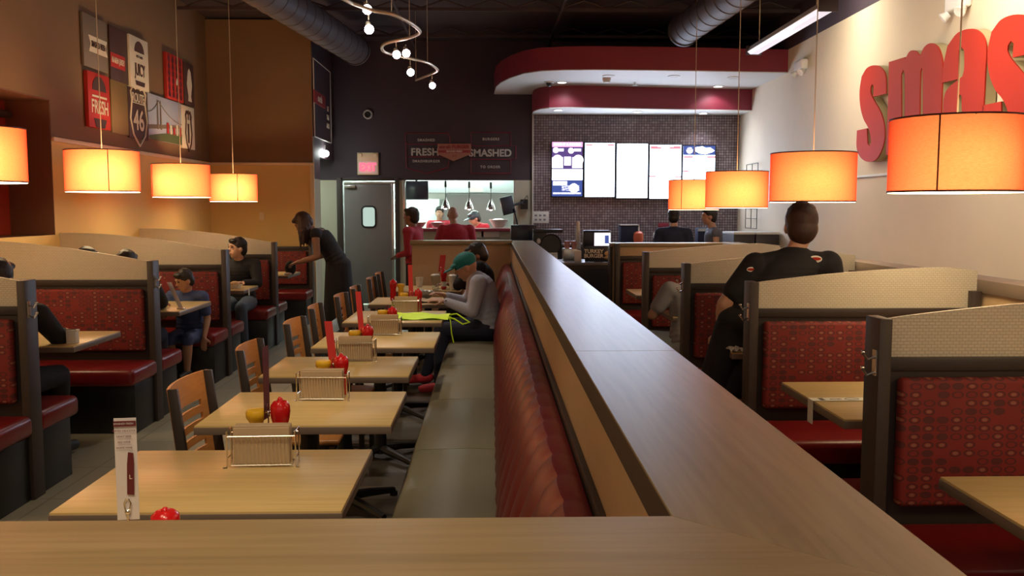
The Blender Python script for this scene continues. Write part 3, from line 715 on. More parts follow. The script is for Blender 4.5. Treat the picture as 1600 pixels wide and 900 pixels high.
MB().sheet(lambda u, v: ((u - .5) * .26, (v - .5) * .22, .006 + .008 * math.sin(u * 13) * math.cos(v * 9) + .01), 14, 12, .001).build('liner', M_['kraft'], t)
t = thing('burger', 'half eaten burger in the hands of the man in the teal cap', 'burger', (PX(690, 7.72), 7.72, .83)); MB().ball((0, 0, .0), (.045, .045, .022)).build('bun', M_['food'], t)
# neon bag
t = thing('neon_bag', 'neon green fabric bag lying on the fifth table', 'bag', (-.52, 6.62, .762), -.08)
b = MB(); n = 10
def top(u, v): return ((u - .5) * .42, (v - .5) * .30 * (1 - .25 * (u)), .008 + .032 * math.sin(PI * v) ** .6 * (1 - .4 * u) + .006 * math.sin(u * 11 + v * 4))
b.sheet(top, 12, 10); b.sheet(lambda u, v: (top(u, v)[0], top(u, v)[1], .001), 12, 10); b.build('bag_body', M_['neon'], t)
MB().tube([(.20, .03, .02), (.26, .02, .03), (.31, .0, .0), (.36, -.01, -.03), (.31, -.04, -.04), (.25, -.05, .0), (.2, -.06, .015)], .006, 6).build('strap', M_['neon'], t)
MB().tube([(.20, -.08, .015), (.225, -.09, .0), (.235, -.10, -.10), (.25, -.10, -.17)], .004, 6).build('cord', M_['neon'], t)
# teal bag
t = thing('carry_bag', 'dark teal bag with pale top standing between two slat back chairs', 'bag', (-1.22, 6.63, 0))
MB().box(-.07, -.13, .25, .07, .13, .66).build('bag_body', M_['tealbag'], t, .02, 3)
MB().prism([(-.07, -.13, .66), (.07, -.13, .66), (.05, -.13, .75)], (0, .24, 0)).build('bag_flap', M_['ltblue'], t)
MB().box(-.06, -.12, 0, .06, .12, .25).build('bag_bottom', M_['black'], t, .01)
# booth table props
def paper_box(label, p, s, rz=0):
    t = thing('carry_box', label, 'box', p, rz); a, h = s
    MB().box(-a, -a * .7, 0, a, a * .7, h).build('box_body', M_['paper'], t, .003)
    MB().box(-a * 1.02, -a * .72, h - .012, a * 1.25, a * .72, h).build('box_lid', M_['paper'], t, .004)
paper_box('white paper cup box on the nearest left booth table', (-2.53, 5.42, .76), (.03, .085))
t = thing('menu_card_stand', 'white leaning menu card on the table before the child in blue', 'menu card', (PX(284, 7.25), 7.25, .76))
MB().sheet(lambda u, v: ((u - .5) * .035 - v * .09, .0, .005 + v * .215), 2, 6, .0015).build('card', M_['whitecard'], t)
MB().box(-.03, -.02, 0, .03, .02, .012).build('card_foot', M_['chrome'], t, .003)
t = thing('food_tray', 'pale paper food basket before the boy in the dark top', 'tray', (-2.60, 9.1, .76))
MB().lathe([(0, .003), (.05, .003), (.075, .045), (.072, .045), (.047, .008), (0, .008)], n=8).build('basket', M_['paper'], t)
MB().ball((0, 0, .05), (.05, .045, .03)).build('food', M_['food'], t)
t = thing('paper_wrapper', 'white paper strip hanging over the third left booth table', 'paper', (-2.50, 9.12, .762))
MB().prism([(-.12, -.02, .001), (.037, -.02, .001), (.037, .02, .001), (-.12, .02, .001)], (0, 0, .0012)).box(.035, -.02, -.07, .0365, .02, .001).build('strip', M_['paper'], t)
t = thing('dark_purse', 'small dark purse under the standing woman hands', 'bag', (-2.45, 10.95, .76))
MB().ball((0, 0, .09), (.07, .06, .09)).build('purse_body', M_['clothK'], t); MB().ball((-.02, -.05, .02), (.05, .03, .02)).build('receipt', M_['paper'], t)
# right booth wrapper and straw
t = thing('paper_wrapper', 'printed white paper wrapper folded over the edge of a right booth table', 'paper', (1.36, 3.72, .762), 0)
MB().box(-.006, -.03, 0, .26, .03, .0015).box(-.0075, -.03, -.10, -.006, .03, .0015).build('strip', M_['paper'], t)
b = MB(); b.tube([(.17 + .03 * math.cos(a * PI / 8), .018 * math.sin(a * PI / 8), .002) for a in range(16)], .001, 4, True); b.box(.03, -.02, .0015, .05, .02, .0022); b.build('print', M_['black'], t)
text('print', 'smash', .02, M_['maroon'], t, (.1, 0, .002), (1, 0, 0), (0, 1, 0), .03, .0003)
t = thing('napkin_roll', 'rolled white napkin beside the near right booth post', 'napkin', (1.72, 3.95, .775), 0)
MB().cyl((0, 0, 0), (.09, -.12, 0), .013).build('roll', M_['paper'], t)
t = thing('paper_wrapper', 'torn white paper with food scraps beside the man in black t-shirt', 'paper', (1.37, 5.02, .762))
MB().sheet(lambda u, v: ((u - .5) * .07, (v - .5) * .2, .012 + .02 * math.sin(u * 7 + v * 5) ** 2), 8, 8, .001).build('sheet', M_['paper'], t)
MB().ball((0, .05, .03), (.02, .03, .014)).build('scrap', M_['food'], t)

# ------------------------------------------------------------------ pendant lamps
def pendant(label, x, y, z, ztop, d=.58, h=.335, seam=.5, e=25, ba=-1.5):
    t = thing('pendant_lamp', label, 'lamp', (x, y, z), 0, 'red drum pendant lamps'); r = d / 2
    b = MB(); b.lathe([(r, -h / 2), (r, h / 2)], n=56); b.build('lamp_shade', M_['shade'], t)
    b = MB()
    for zz in (-h / 2, h / 2): b.lathe([(r + .002, zz - .004), (r + .002, zz + .004), (r - .003, zz + .004), (r - .003, zz - .004), (r + .002, zz - .004)], n=56)
    b.cyl((r * math.cos(seam) + .001 * math.cos(seam), r * math.sin(seam), -h / 2), (r * math.cos(seam), r * math.sin(seam), h / 2), .0035, n=6)
    b.build('shade_rim', M_['shaderim'], t)
    MB().lathe([(0, -h / 2 - .006), (r * .985, -h / 2 - .006), (r * .985, -h / 2 + .002), (0, -h / 2 + .002)], n=56).build('diffuser', M_['diff'], t)
    b = MB(); b.cyl((0, 0, .02), (0, 0, ztop - z), .004, n=8); b.build('cord', M_['cord'], t)
    b = MB()
    for k in range(3): a = k * 2 * PI / 3 + .3; b.tube([(0, 0, h / 2 - .03), (r * math.cos(a), r * math.sin(a), h / 2 - .005)], .003, 6)
    b.cyl((0, 0, -.02), (0, 0, h / 2 - .02), .015, n=12); b.build('lamp_spider', M_['chrome'], t)
    MB().lathe([(0, 0), (.05, 0), (.055, .02), (0, .025)], (0, 0, ztop - z - .025), 20).build('ceiling_rose', M_['chrome'], t)
    point('lamp_bulb_glow', (x + .10 * math.cos(ba), y + .10 * math.sin(ba), z - .01), e, WARM, .045)
    return t
ZC = 4.25
PL = [('cut by the left photo edge', -3.24, 5.75, 1.905, 3.9), ('first complete one on the left, under the posters', -3.24, 7.6, 1.88, 5.26), ('middle one of the left wall', -3.24, 9.5, 1.86, 3.75), ('farthest one of the left row', -3.24, 11.4, 1.83, 5.15)]
for (l, x, y, z, s), ba in zip(PL, (-1.5, -1.0, -2.05, -1.2)): pendant('red drum pendant lamp, ' + l, x, y, z, ZC, seam=s, ba=ba)
PR = [('largest and nearest, before the big red letters', 1493, 243, 4.15, 4.0), ('second largest on the right', 1270, 277.5, 6.28, 1.9), ('third of the right row, overlapping the farthest', 1151, 296.5, 8.5, 2.2), ('farthest of the right row, before the menu screens', 1084, 304.5, 10.4, 4.0)]
for (l, px_, py_, Y, s), ba, e_ in zip(PR, (-1.35, -1.65, -1.45, -1.3), (8, 11, 15, 16)):
    p = atY(px_, py_, Y); pendant('red drum pendant lamp, ' + l, p.x, Y, p.z, ZC, seam=s, ba=ba, e=e_)
pendant('red drum pendant lamp over the nearest right booth, outside the photo', 2.15, 1.95, 1.9, ZC, e=9)
pendant('red drum pendant lamp over the nearest left booth, outside the photo', -3.24, 3.85, 1.9, ZC, e=22)

# ------------------------------------------------------------------ track light
t = thing('track_light', 'curving silver track with spotlights hanging from the dark ceiling', 'track light', (-.9, 9, 3.3))
ctl = [(540, 0), (552, 6), (585, 17), (612, 22), (640, 35), (654, 46), (655, 52), (640, 59), (612, 65), (599, 70), (597, 77), (606, 83), (640, 91), (668, 98), (683, 108), (681, 112), (668, 118), (650, 125)]
pts = [atZ(x, y, 3.3) - Vector((-.9, 9, 3.3)) for x, y in ctl]
def smooth(P, k=4):
    out = []
    for i in range(len(P) - 1):
        p0, p1, p2, p3 = P[max(0, i - 1)], P[i], P[i + 1], P[min(len(P) - 1, i + 2)]
        for j in range(k):
            s = j / k; out.append(.5 * ((2 * p1) + (p2 - p0) * s + (2 * p0 - 5 * p1 + 4 * p2 - p3) * s * s + (3 * p1 - p0 - 3 * p2 + p3) * s ** 3))
    return out + [P[-1]]
reg('rail', mat('silver_track', (.62, .52, .38), .35, metal=.5))
first = pts[0] + Vector((-.3, -.9, 0))
MB().tube(smooth([first] + pts), .017, 8).build('rail', M_['rail'], t)
for i in (3, 7, 13, 17): MB().cyl(pts[i], pts[i] + Vector((0, 0, .95)), .004, n=6).build('suspension_rod', M_['rail'], t)
for hx, hy, ri, c in ((573, 11, 2, 0), (576, 42, 3, 0), (619, 82, 8, 1), (634, 80, 9, 1), (641, 110, 12, 0), (675, 131, 16, 1)):
    q = pts[ri]; px_, py_ = ctl[ri]
    Yh = atZ(px_, py_, 3.3).y; hp = atY(hx, hy, Yh) - Vector((-.9, 9, 3.3)); a = Vector((hp.x, hp.y, 0))
    hd = MB(); hd.tube([a, Vector((hp.x, hp.y, hp.z + .06))], .006, 6); dd = Vector((.2, -.5, -.8)).normalized()
    hd.cyl(hp - dd * .05, hp + dd * .02, .02, .035, 12); o = hd.build('spotlight_head', M_['rail'], t)
    MB().ball(hp + dd * .03, .042, 12, 8).build('lit_bulb', M_['bulbpink' if c else 'bulb'], o)
    wp = hp + Vector((-.9, 9, 3.3)) + dd * .08
    spot('track_spot_glow', wp, 30 if not c else 18, (1, .85, .7), (-.1 + .2 * c, -.35, -1), 80)

# ------------------------------------------------------------------ soffit downlights, cameras, sensors
for k, (x, y, z, m) in enumerate(((878, 128.5, z_up0, 0), (1122, 135, z_up0, 0), (951, 118.5, z_up0, 1), (1053, 119, z_up0, 1), (1146, 121, z_up0, 1), (872, 172, z_lo0, 0), (996, 174.5, z_lo0, 0), (1099, 177, z_lo0, 0))):
    p = atZ(x, y, z - .014); nm = ['first of the upper soffit', 'right one of the upper soffit', 'faint one at the soffit front', 'faint one right of centre', 'faint one near the right wall', 'left one over the tiles', 'middle one over the tiles', 'right one over the tiles'][k]
    if k >= 5: p.y = min(p.y, 14.5)
    t = thing('downlight', 'round recessed downlight, ' + nm, 'downlight', (p.x, p.y, p.z), 0, 'recessed downlights in the soffits')
    MB().lathe([(.062, 0), (.085, 0), (.085, -.008), (.062, -.008), (.062, 0)], n=24).build('trim_ring', M_['white'], t)
    MB().lathe([(0, -.004), (.062, -.004)], n=24).build('lens', M_['down'] if not m else M_['white'], t)
    if not m: spot('downlight_glow', (p.x, p.y, p.z - .03), 16 if k >= 5 else 12, (.88, .92, 1), (0, .12 if k >= 5 else .35, -1), 100 if k >= 5 else 120, .5, .06)
def small(name, label, cat, px_, py_, z, f, m):
    p = atZ(px_, py_, z); t = thing(name, label, cat, (p.x, p.y, p.z)); f(t); return t
p = atZ(858, 128, z_up0 - .013); t = thing('dome_camera', 'dark dome camera under the upper soffit', 'camera', p)
MB().lathe([(0, -.07), (.03, -.06), (.045, -.03), (.05, 0), (0, 0)], n=20).build('dome', M_['black'], t); MB().lathe([(.05, 0), (.07, 0), (.07, -.015), (.05, -.015)], n=20).build('ring', M_['white'], t)
p = atZ(948, 122, z_up0 - .013); t = thing('smoke_detector', 'pale smoke detector under the upper soffit', 'detector', p)
MB().lathe([(0, -.06), (.04, -.06), (.06, -.03), (.06, 0), (0, 0)], n=20).build('housing', M_['soffit'], t)
p = atZ(992, 129, z_up0 - .013); t = thing('sprinkler_head', 'small sprinkler under the upper soffit', 'sprinkler', p)
MB().cyl((0, 0, 0), (0, 0, -.04), .015).lathe([(0, -.045), (.045, -.045), (.045, -.04), (0, -.04)], n=16).build('head', M_['steel'], t)
# round speaker on the dark wall
p = atY(575, 179, YB); t = thing('wall_speaker', 'small round speaker high on the dark back wall', 'speaker', p)
MB().lathe([(.05, 0), (.075, 0), (.075, .04), (.06, .05), (.05, .03)], n=24, ax=(0, -1, 0)).build('ring', M_['greyletter'], t); MB().lathe([(0, .01), (.052, .01)], n=24, ax=(0, -1, 0)).build('grille', M_['black'], t)
# fluorescent strip
t = thing('strip_light', 'long white fluorescent strip hanging beside the right wall', 'strip light', (3.2, 9.85, 3.5))
b = MB(); b.prism([(-.09, -1.2, -.03), (-.05, -1.2, .04), (.05, -1.2, .04), (.09, -1.2, -.03)], (0, 2.4, 0)); b.build('housing', M_['white'], t, .004)
MB().prism([(-.085, -1.19, -.031), (-.05, -1.19, -.06), (.05, -1.19, -.06), (.085, -1.19, -.031)], (0, 2.38, 0)).build('lens', M_['tube'], t)
for q_ in (-1.22, 1.2): MB().box(-.095, q_, -.065, .095, q_ + .02, .045).build('end_cap', M_['duct'], t, .004)
for q_ in (-.9, 1.0): MB().cyl((0, q_, .04), (0, q_, .75), .006, n=8).build('hanger', M_['cord'], t)
for yy in (6.88, 4.3):
    o = copy_tree(t); o.location.y = yy; o['label'] = 'fluorescent strip over the ' + ('middle' if yy > 6 else 'near') + ' right booths, above the photo edge'
t = thing('track_light', 'added straight silver track of spotlights over the near tables, above the photo edge', 'track light', (-.55, 2.9, 3.38))  # unseen track added to carry the spots that brighten the tables
MB().tube([(0, -3, 0), (0, 3, 0)], .017, 8).build('rail', M_['rail'], t)
for yy in (.9, 2.6, 4.3, 6.0):
    hp = Vector((0, yy - 3.5, -.08)); dd = Vector((-.12, .28, -1)).normalized(); hd = MB(); hd.tube([(0, yy - 3.5, 0), hp - dd * .03], .006, 6); hd.cyl(hp - dd * .05, hp + dd * .01, .02, .035, 12); hd.build('spotlight_head', M_['rail'], t)
for yy in (-2.5, 2.5): MB().cyl((0, yy, 0), (0, yy, .87), .004, n=6).build('suspension_rod', M_['rail'], t)
# emergency lights on right wall
def elight(label, px_, py_, X=XR):
    p = atX(px_, py_, X); t = thing('emergency_light', label, 'emergency light', p)
    MB().box(-.09, -.15, -.05, 0, .15, .08).build('housing', M_['white'], t, .02, 3)
    for s in (-1, 1): MB().lathe([(0, 0), (.03, 0), (.05, .06), (.045, .065), (0, .06)], (-.06, s * .12, -.06), 16, (-.6, s * .3, -.5)).build('lamp_head', M_['white'], t)
elight('white twin lamp emergency light high on the right wall', 1257, 104); elight('emergency light above the nearest right pendant', 1505, 6)

# ------------------------------------------------------------------ big red letters on the right wall
def cpt(cx, cy): return atX(1150 + cx / 3.5556, cy / 3.5556, XR)
S1 = [(895, 520), (893, 430), (875, 385), (835, 363), (785, 378), (755, 425), (743, 505), (747, 590), (765, 660), (790, 705), (803, 745), (808, 785), (800, 812), (789, 800), (786, 760), (785, 713), (728, 725), (726, 820), (745, 870), (785, 898), (835, 888), (868, 835), (885, 770), (884, 700), (868, 635), (845, 590), (818, 545), (805, 510), (806, 485), (815, 468), (824, 480), (822, 510), (820, 538)]
Mm = [(910, 345), (1000, 318), (1002, 330), (1028, 287), (1060, 282), (1088, 310), (1112, 262), (1150, 240), (1190, 262), (1213, 325), (1216, 400), (1200, 815), (1103, 830), (1103, 400), (1098, 375), (1090, 400), (1083, 832), (998, 846), (1000, 410), (992, 388), (980, 415), (983, 848), (893, 862), (908, 500)]
Aa = [(1215, 460), (1220, 370), (1245, 255), (1300, 185), (1385, 160), (1440, 188), (1465, 255), (1460, 400), (1440, 775), (1330, 790), (1325, 530), (1312, 525), (1298, 570), (1295, 795), (1215, 806), (1222, 560), (1240, 500), (1290, 455), (1330, 425), (1340, 380), (1340, 280), (1325, 263), (1308, 280), (1305, 440)]
def letter(label, P3, group):
    c = sum(P3, Vector()) / len(P3); c.x = XR
    t = thing('sign_letter', label, 'sign letter', c, 0, group)
    q0 = [p - c for p in P3]; q = []; n_ = len(q0)
    for i in range(n_):
        a, b_, d, e_ = q0[i - 1], q0[i], q0[(i + 1) % n_], q0[(i + 2) % n_]
        m1_ = (d - a) * .5 if (b_ - a).angle(d - b_, 0) < .75 else (d - b_); m2_ = (e_ - b_) * .5 if (d - b_).angle(e_ - d, 0) < .75 else (d - b_)
        k_ = (d - b_).length; m1_ = m1_.normalized() * k_; m2_ = m2_.normalized() * k_
        for j_ in range(4):
            u = j_ / 4; q.append(b_ * (2 * u ** 3 - 3 * u * u + 1) + m1_ * (u ** 3 - 2 * u * u + u) + d * (3 * u * u - 2 * u ** 3) + m2_ * (u ** 3 - u * u))
    MB().prism([(-.11, p.y, p.z) for p in q], (.012, 0, 0)).build('letter_face', M_['letter'], t)
    MB().prism([(-.098, p.y * .998, p.z * .998) for p in q], (.085, 0, 0)).build('letter_return', M_['letterside'], t)
    MB().cyl((-.02, 0, .1), (0, 0, .1), .01).cyl((-.02, 0, -.1), (0, 0, -.1), .01).build('stand_off', M_['steel'], t)
s1 = [cpt(*p) for p in S1]; m1 = [cpt(*p) for p in Mm]; a1 = [cpt(*p) for p in Aa]
letter('large red letter s starting the word on the right wall', s1, 'large red wall letters')
letter('large red letter m, second of the word on the right wall', m1, 'large red wall letters')
letter('large red letter a, third of the word, above the nearest pendant', a1, 'large red wall letters')
# second s: same shape moved along the wall and up the slope
tgt = cpt(1470, 330); src = cpt(744, 510); base = cpt(1452, 550); sb = cpt(728, 725)
sh = ((tgt - src) + (base - sb)) / 2
letter('large red letter s cut off by the right photo edge', [p + sh for p in s1], 'large red wall letters')

# ------------------------------------------------------------------ menu screens on tile wall
SY = YB - .13
def screen(label, x0, x1, y0a, y1a, kind):
    a = atY(x0, y0a, SY); c = atY(x1, y1a, SY); cx = (a.x + c.x) / 2; cz = (a.z + c.z) / 2; W = (c.x - a.x) / 2 - .004; H = (a.z - c.z) / 2
    t = thing('menu_screen', label, 'screen', (cx, SY, cz), 0, 'lit menu screens over the counter')
    MB().box(-W, 0, -H, W, .05, H).build('casing', M_['bezel'], t, .004)
    w2, h2 = W - .014, H - .014
    disp = MB().box(-w2, -.003, -h2, w2, .0, h2).build('display', M_['screenwhite' if kind != 1 else 'screendark'], t)
    def R(u0, v0, u1, v1, m, n='display_patch', dy=.0): MB().box(-w2 + 2 * w2 * u0, -.006 - dy, h2 - 2 * h2 * v1, -w2 + 2 * w2 * u1, -.003, h2 - 2 * h2 * v0).build(n, M_[m], disp)
    def E(u, v, r, m, sx=1.0):
        MB().lathe([(0, .006), (r * W, .006)], (-w2 + 2 * w2 * u, 0, h2 - 2 * h2 * v), 20, (0, -1, 0)).build('display_patch', M_[m], disp).scale.x = 1
    if kind == 1:
        R(0, 0, 1, .09, 'screenpink', 'title_band'); R(0, .5, 1, .70, 'screenwhite'); R(0, .71, 1, 1, 'screenblue')
        text('menu_words', 'MAKE IT A COMBO', .05, M_['screensoft'], disp, (0, -.008, h2 * .91), (1, 0, 0), (0, 0, 1), .02, .001)
        for u, v, r in ((.12, .15, .18), (.62, .16, .18), (.18, .33, .32), (.86, .33, .32)): E(u, v, r, 'screensoft')
        R(.0, .28, .36, .48, 'screensoft'); R(.66, .28, 1, .48, 'screensoft'); R(.2, .12, .38, .17, 'screensoft'); R(.72, .12, .95, .17, 'screensoft'); R(.4, .27, .62, .43, 'screensoft')
        R(.03, .72, .5, .80, 'screensoft'); E(.72, .85, .3, 'screensoft'); R(.32, .80, .9, .90, 'screensoft'); R(.03, .93, .95, .96, 'screensoft')
        text('menu_words', 'SIDES', .035, M_['screendark'], disp, (0, -.009, h2 * .3), (1, 0, 0), (0, 0, 1), .02, .001)
    if kind in (2, 4): R(.02, .02, .25, .055, 'screenred', 'heading_band'); R(.75, .02, .98, .055, 'screenred', 'heading_band')
    if kind == 4:
        R(.02, .04, .36, .075, 'screenred', 'heading_band'); R(.62, .04, .98, .075, 'screenred', 'heading_band'); R(.0, .57, .2, .595, 'screenred', 'heading_band'); R(.8, .58, 1, .605, 'screenred', 'heading_band')
        text('menu_words', 'SALADS', .035, M_['screenred'], disp, (0, -.008, h2 * .88), (1, 0, 0), (0, 0, 1), .02, .001)
    if kind == 5:
        R(0, 0, 1, .17, 'screenblue'); E(.2, .085, .2, 'screensoft'); MB().prism([(-w2 + 2 * w2 * u, -.008, h2 - 2 * h2 * v) for u, v in ((.38, .03), (.6, .01), (.7, .04), (.85, .035), (.98, .09), (.9, .12), (.7, .155), (.5, .14), (.38, .10))], (0, .003, 0)).build('display_patch', M_['screenwhite'], disp)
        R(.02, .19, .3, .225, 'screenred', 'heading_band'); R(.75, .19, 1, .225, 'screenred', 'heading_band'); R(0, .46, .17, .485, 'screenred', 'heading_band')
for k, (x0, x1, y0, y1) in enumerate(((861, 911.5, 220.5, 308), (912.5, 961.5, 222, 309), (962.5, 1013, 223.5, 310.5), (1014, 1065, 225, 311.5), (1066, 1117.5, 226.5, 313))):
    screen(['leftmost menu screen with purple and blue food pictures', 'second menu screen from the left, white with red heading marks', 'middle menu screen, plain glaring white', 'fourth menu screen with red headings', 'rightmost menu screen with dark top picture, behind a pendant'][k], x0, x1, y0, y1, [1, 2, 3, 4, 5][k])
area('menu_screen_glow', (2.32, SY - .06, 2.2), 2.6, 30, (.66, .74, 1), (0, -1, -.05), sizey=.85)

# ------------------------------------------------------------------ signs on the dark back wall
SYB = YB - .02
def bp(x, y): p = atY(x, y, SYB); return p
def outline_frame(pts, parent, c, r=.008, m='outline'): MB().tube([bp(x, y) - c for x, y in pts], r, 6, True).build('outline', M_[m], parent)
c = bp(668, 240); t = thing('wall_sign', 'maroon hexagon outline sign reading FRESH on the dark wall', 'sign', c)
outline_frame([(633, 208), (700, 208), (703, 215), (703, 245), (700, 262), (666, 271), (635, 262)], t, c)
MB().tube([bp(634, 225) - c, bp(702, 225) - c], .006, 6).build('outline', M_['outline'], t); MB().tube([bp(634, 245) - c, bp(702, 245) - c], .006, 6).build('outline', M_['outline'], t)
for s, x, y, h in (('SMASHED', 666, 219, 5), ('FRESH', 664, 238, 14.5), ('SMASHBURGER', 666, 252, 5)):
    p = bp(x, y) - c; text('sign_words', s, h * YB / 1400 * 1.05, M_['greyletter'], t, p, (1, 0, 0), (0, 0, 1), .03, .006, 1.25 if h < 9 else 1.05)
c = bp(768, 238); t = thing('wall_sign', 'maroon rectangle outline sign reading SMASHED TO ORDER', 'sign', c)
outline_frame([(736, 207), (798, 207), (798, 228), (806, 228), (806, 248), (798, 249), (798, 271), (736, 271)], t, c)
MB().tube([bp(736, 228) - c, bp(798, 228) - c], .006, 6).build('outline', M_['outline'], t); MB().tube([bp(736, 249) - c, bp(798, 249) - c], .006, 6).build('outline', M_['outline'], t)
for s, x, y, h in (('BURGERS', 767, 217.5, 5), ('SMASHED', 766, 239.5, 14.5), ('TO ORDER', 766, 261, 5)):
    p = bp(x, y) - c; text('sign_words', s, h * YB / 1400 * 1.05, M_['greyletter'], t, p, (1, 0, 0), (0, 0, 1), .03, .006, 1.25 if h < 9 else 1.0)
c = bp(710, 237) - Vector((0, .06, 0)); t = thing('hanging_sign', 'tan and red pointed sign reading smash burger between the outlines', 'sign', c)
reg('signtan', mat('tan_sign_face', (.40, .17, .12), .5)); reg('signred', mat('dull_red_sign_face', (.32, .035, .035), .5))
def q(x, y): return bp(x, y) - bp(710, 237)
MB().prism([q(684, 225), q(736, 225), q(736, 241), q(709, 252), q(684, 241)], (0, .03, 0)).build('sign_board', M_['signtan'], t, .003)
MB().prism([q(685, 235) - Vector((0, .004, 0)), q(735, 235) - Vector((0, .004, 0)), q(735, 239) - Vector((0, .004, 0)), q(685, 239) - Vector((0, .004, 0))], (0, .003, 0)).build('sign_band', M_['signred'], t)
text('sign_words', 'smash BURGER', .075, M_['signred'], t, q(710, 230) - Vector((0, .004, 0)), (1, 0, 0), (0, 0, 1), .05, .004)
text('sign_words', 'SMASHED FRESH', .035, M_['cream'], t, q(710, 237) - Vector((0, .01, 0)), (1, 0, 0), (0, 0, 1), .02, .003)
text('sign_words', '2014', .035, M_['signred'], t, q(710, 244) - Vector((0, .004, 0)), (1, 0, 0), (0, 0, 1), .02, .003)
# exit sign
c = bp(575, 255); t = thing('exit_sign', 'red lit EXIT sign above the grey swing door', 'exit sign', c)
MB().box(-.17, -.03, -.19, .17, .015, .17).build('housing', M_['trim'], t, .01)
MB().box(-.155, -.034, -.17, .155, -.03, .03).build('face_plate', M_['white'], t)
text('exit_letters', 'EXIT', .17, M_['exit'], t, (0, -.038, -.07), (1, 0, 0), (0, 0, 1), .05, .004, fit=.27)
for s in (-1, 1): MB().lathe([(0, .03), (.03, .03), (.035, 0), (0, 0)], (s * .12, -.03, .13), 16, (0, -1, -.2)).build('lamp_head', M_['trim'], t)
point('exit_sign_glow', (c.x, c.y - .12, c.z - .07), .25, (1, .15, .2), .05)
# side wall sign in the passage
t = thing('wall_sign', 'dark framed sign high on the passage side wall', 'sign', (XB, 13.6, 3.2))
def sx(x, y): p = atX(x, y, XB); p.y = max(13.12, min(14.6, p.y)); return p - Vector((XB, 13.6, 3.2)) + Vector((.01, 0, 0))
P = [(0.01, -.58, -.60), (.01, .75, -.60), (.01, .75, .50), (.01, -.58, .50)]
MB().prism([(0, y, z) for _, y, z in P], (.02, 0, 0)).build('sign_board', M_['wallback'], t); MB().tube([(.022, y, z) for _, y, z in P], .01, 6, True).build('outline', M_['greyletter'], t)
MB().box(.02, -.6, -.12, .035, .25, .06).build('sign_band', M_['signred'], t); text('sign_words', 'smash', .13, M_['cream'], t, (.038, -.2, -.03), (0, 1, 0), (0, 0, 1), .04, .003)
for k, s in enumerate(('BE', 'THE', 'BUN')): text('sign_words', s, .1, M_['cream'], t, (.024, .5, -.1 - .13 * k), (0, 1, 0), (0, 0, 1), .03, .003)

# ------------------------------------------------------------------ posters on the left wall
def poster(label, q, m, deco=None, th=.03, group='wall posters'):
    P3 = [atX(x, y, XL + th) for x, y in q]; y0 = (P3[0].y + P3[3].y) / 2; y1 = (P3[1].y + P3[2].y) / 2; z1 = (P3[0].z + P3[1].z) / 2; z0 = (P3[2].z + P3[3].z) / 2
    c = Vector((XL, (y0 + y1) / 2, (z0 + z1) / 2)); W = (y1 - y0) / 2; H = (z1 - z0) / 2
    t = thing('wall_poster', label, 'poster', c, 0, group); MB().box(.005, -W, -H, th, W, H).build('panel', M_[m], t, .002)
    if deco: deco(t, W, H, th + .002)
    return t
def T_(t, s, size, y, z, m, W=0, th=.034, sp=1): text('printed_words', s, size, M_[m], t, (th + .002, y, z), (0, 1, 0), (0, 0, 1), .012, .0015, sp, fit=W)
def flat(t, pts, m, th, name='printed_shape'): MB().prism([(th, y, z) for y, z in pts], (.002, 0, 0)).build(name, M_[m], t)
def burger(t, z, r, m, th):
    flat(t, [(r * math.cos(a), z + r * math.sin(a) * .9) for a in [PI * k / 12 for k in range(13)]], m, th)
def d1(t, W, H, th): flat(t, [(-W * .6, .06), (W * .95, .06), (W * .8, -.02), (W * .95, -.1), (-W * .6, -.1), (-W * .45, -.02)], 'pcream', th); T_(t, 'SMASHED FRESH', .085, W * .17, -.02, 'pbrown', W=W * 1.15, th=th + .003)
def d2(t, W, H, th): flat(t, [(-W, .0), (W * .6, .0), (W * .6, -.15), (-W, -.15)], 'pred', th); T_(t, 'IN NEW JERSEY', .085, -W * .2, -.075, 'pcream', W=W * 1.4, th=th + .003)
def d3(t, W, H, th):
    burger(t, .12, .14, 'pbrown', th); T_(t, 'HOT AND', .04, 0, .07, 'pbrown', th=th); T_(t, 'JUICY', .19, 0, -.08, 'pbrown', W=.30, th=th); flat(t, [(-.14, -.2), (.14, -.2), (.12, -.25), (-.12, -.25)], 'pbrown', th)
def d4(t, W, H, th):
    burger(t, .1, .16, 'pbrown', th); flat(t, [(-.17, .05), (.17, .05), (.17, .03), (-.17, .03)], 'pcream', th); T_(t, 'FRESH', .19, 0, -.07, 'pcream', W=.38, th=th); flat(t, [(-.15, -.18), (.15, -.18), (.1, -.27), (-.1, -.27)], 'pbrown', th)
def shield(s): return [(-.9 * s, .75 * s), (-.55 * s, 1.0 * s), (-.3 * s, .88 * s), (0, 1.02 * s), (.3 * s, .88 * s), (.55 * s, 1.0 * s), (.9 * s, .75 * s), (.78 * s, .45 * s), (1.0 * s, -.2 * s), (.7 * s, -.75 * s), (0, -1.15 * s), (-.7 * s, -.75 * s), (-1.0 * s, -.2 * s), (-.78 * s, .45 * s)]
def d6(t, W, H, th):
    MB().tube([(th, y * .85, z * 1.12) for y, z in shield(.28)], .011, 6, True).build('shield_outline', M_['pcream'], t); MB().box(th, -.2, .115, th + .002, .2, .125).build('shield_rule', M_['pcream'], t)
    T_(t, 'ROUTE', .14, 0, .175, 'pcream', W=.34, th=th); T_(t, '46', .32, 0, -.08, 'pcream', W=.30, th=th)
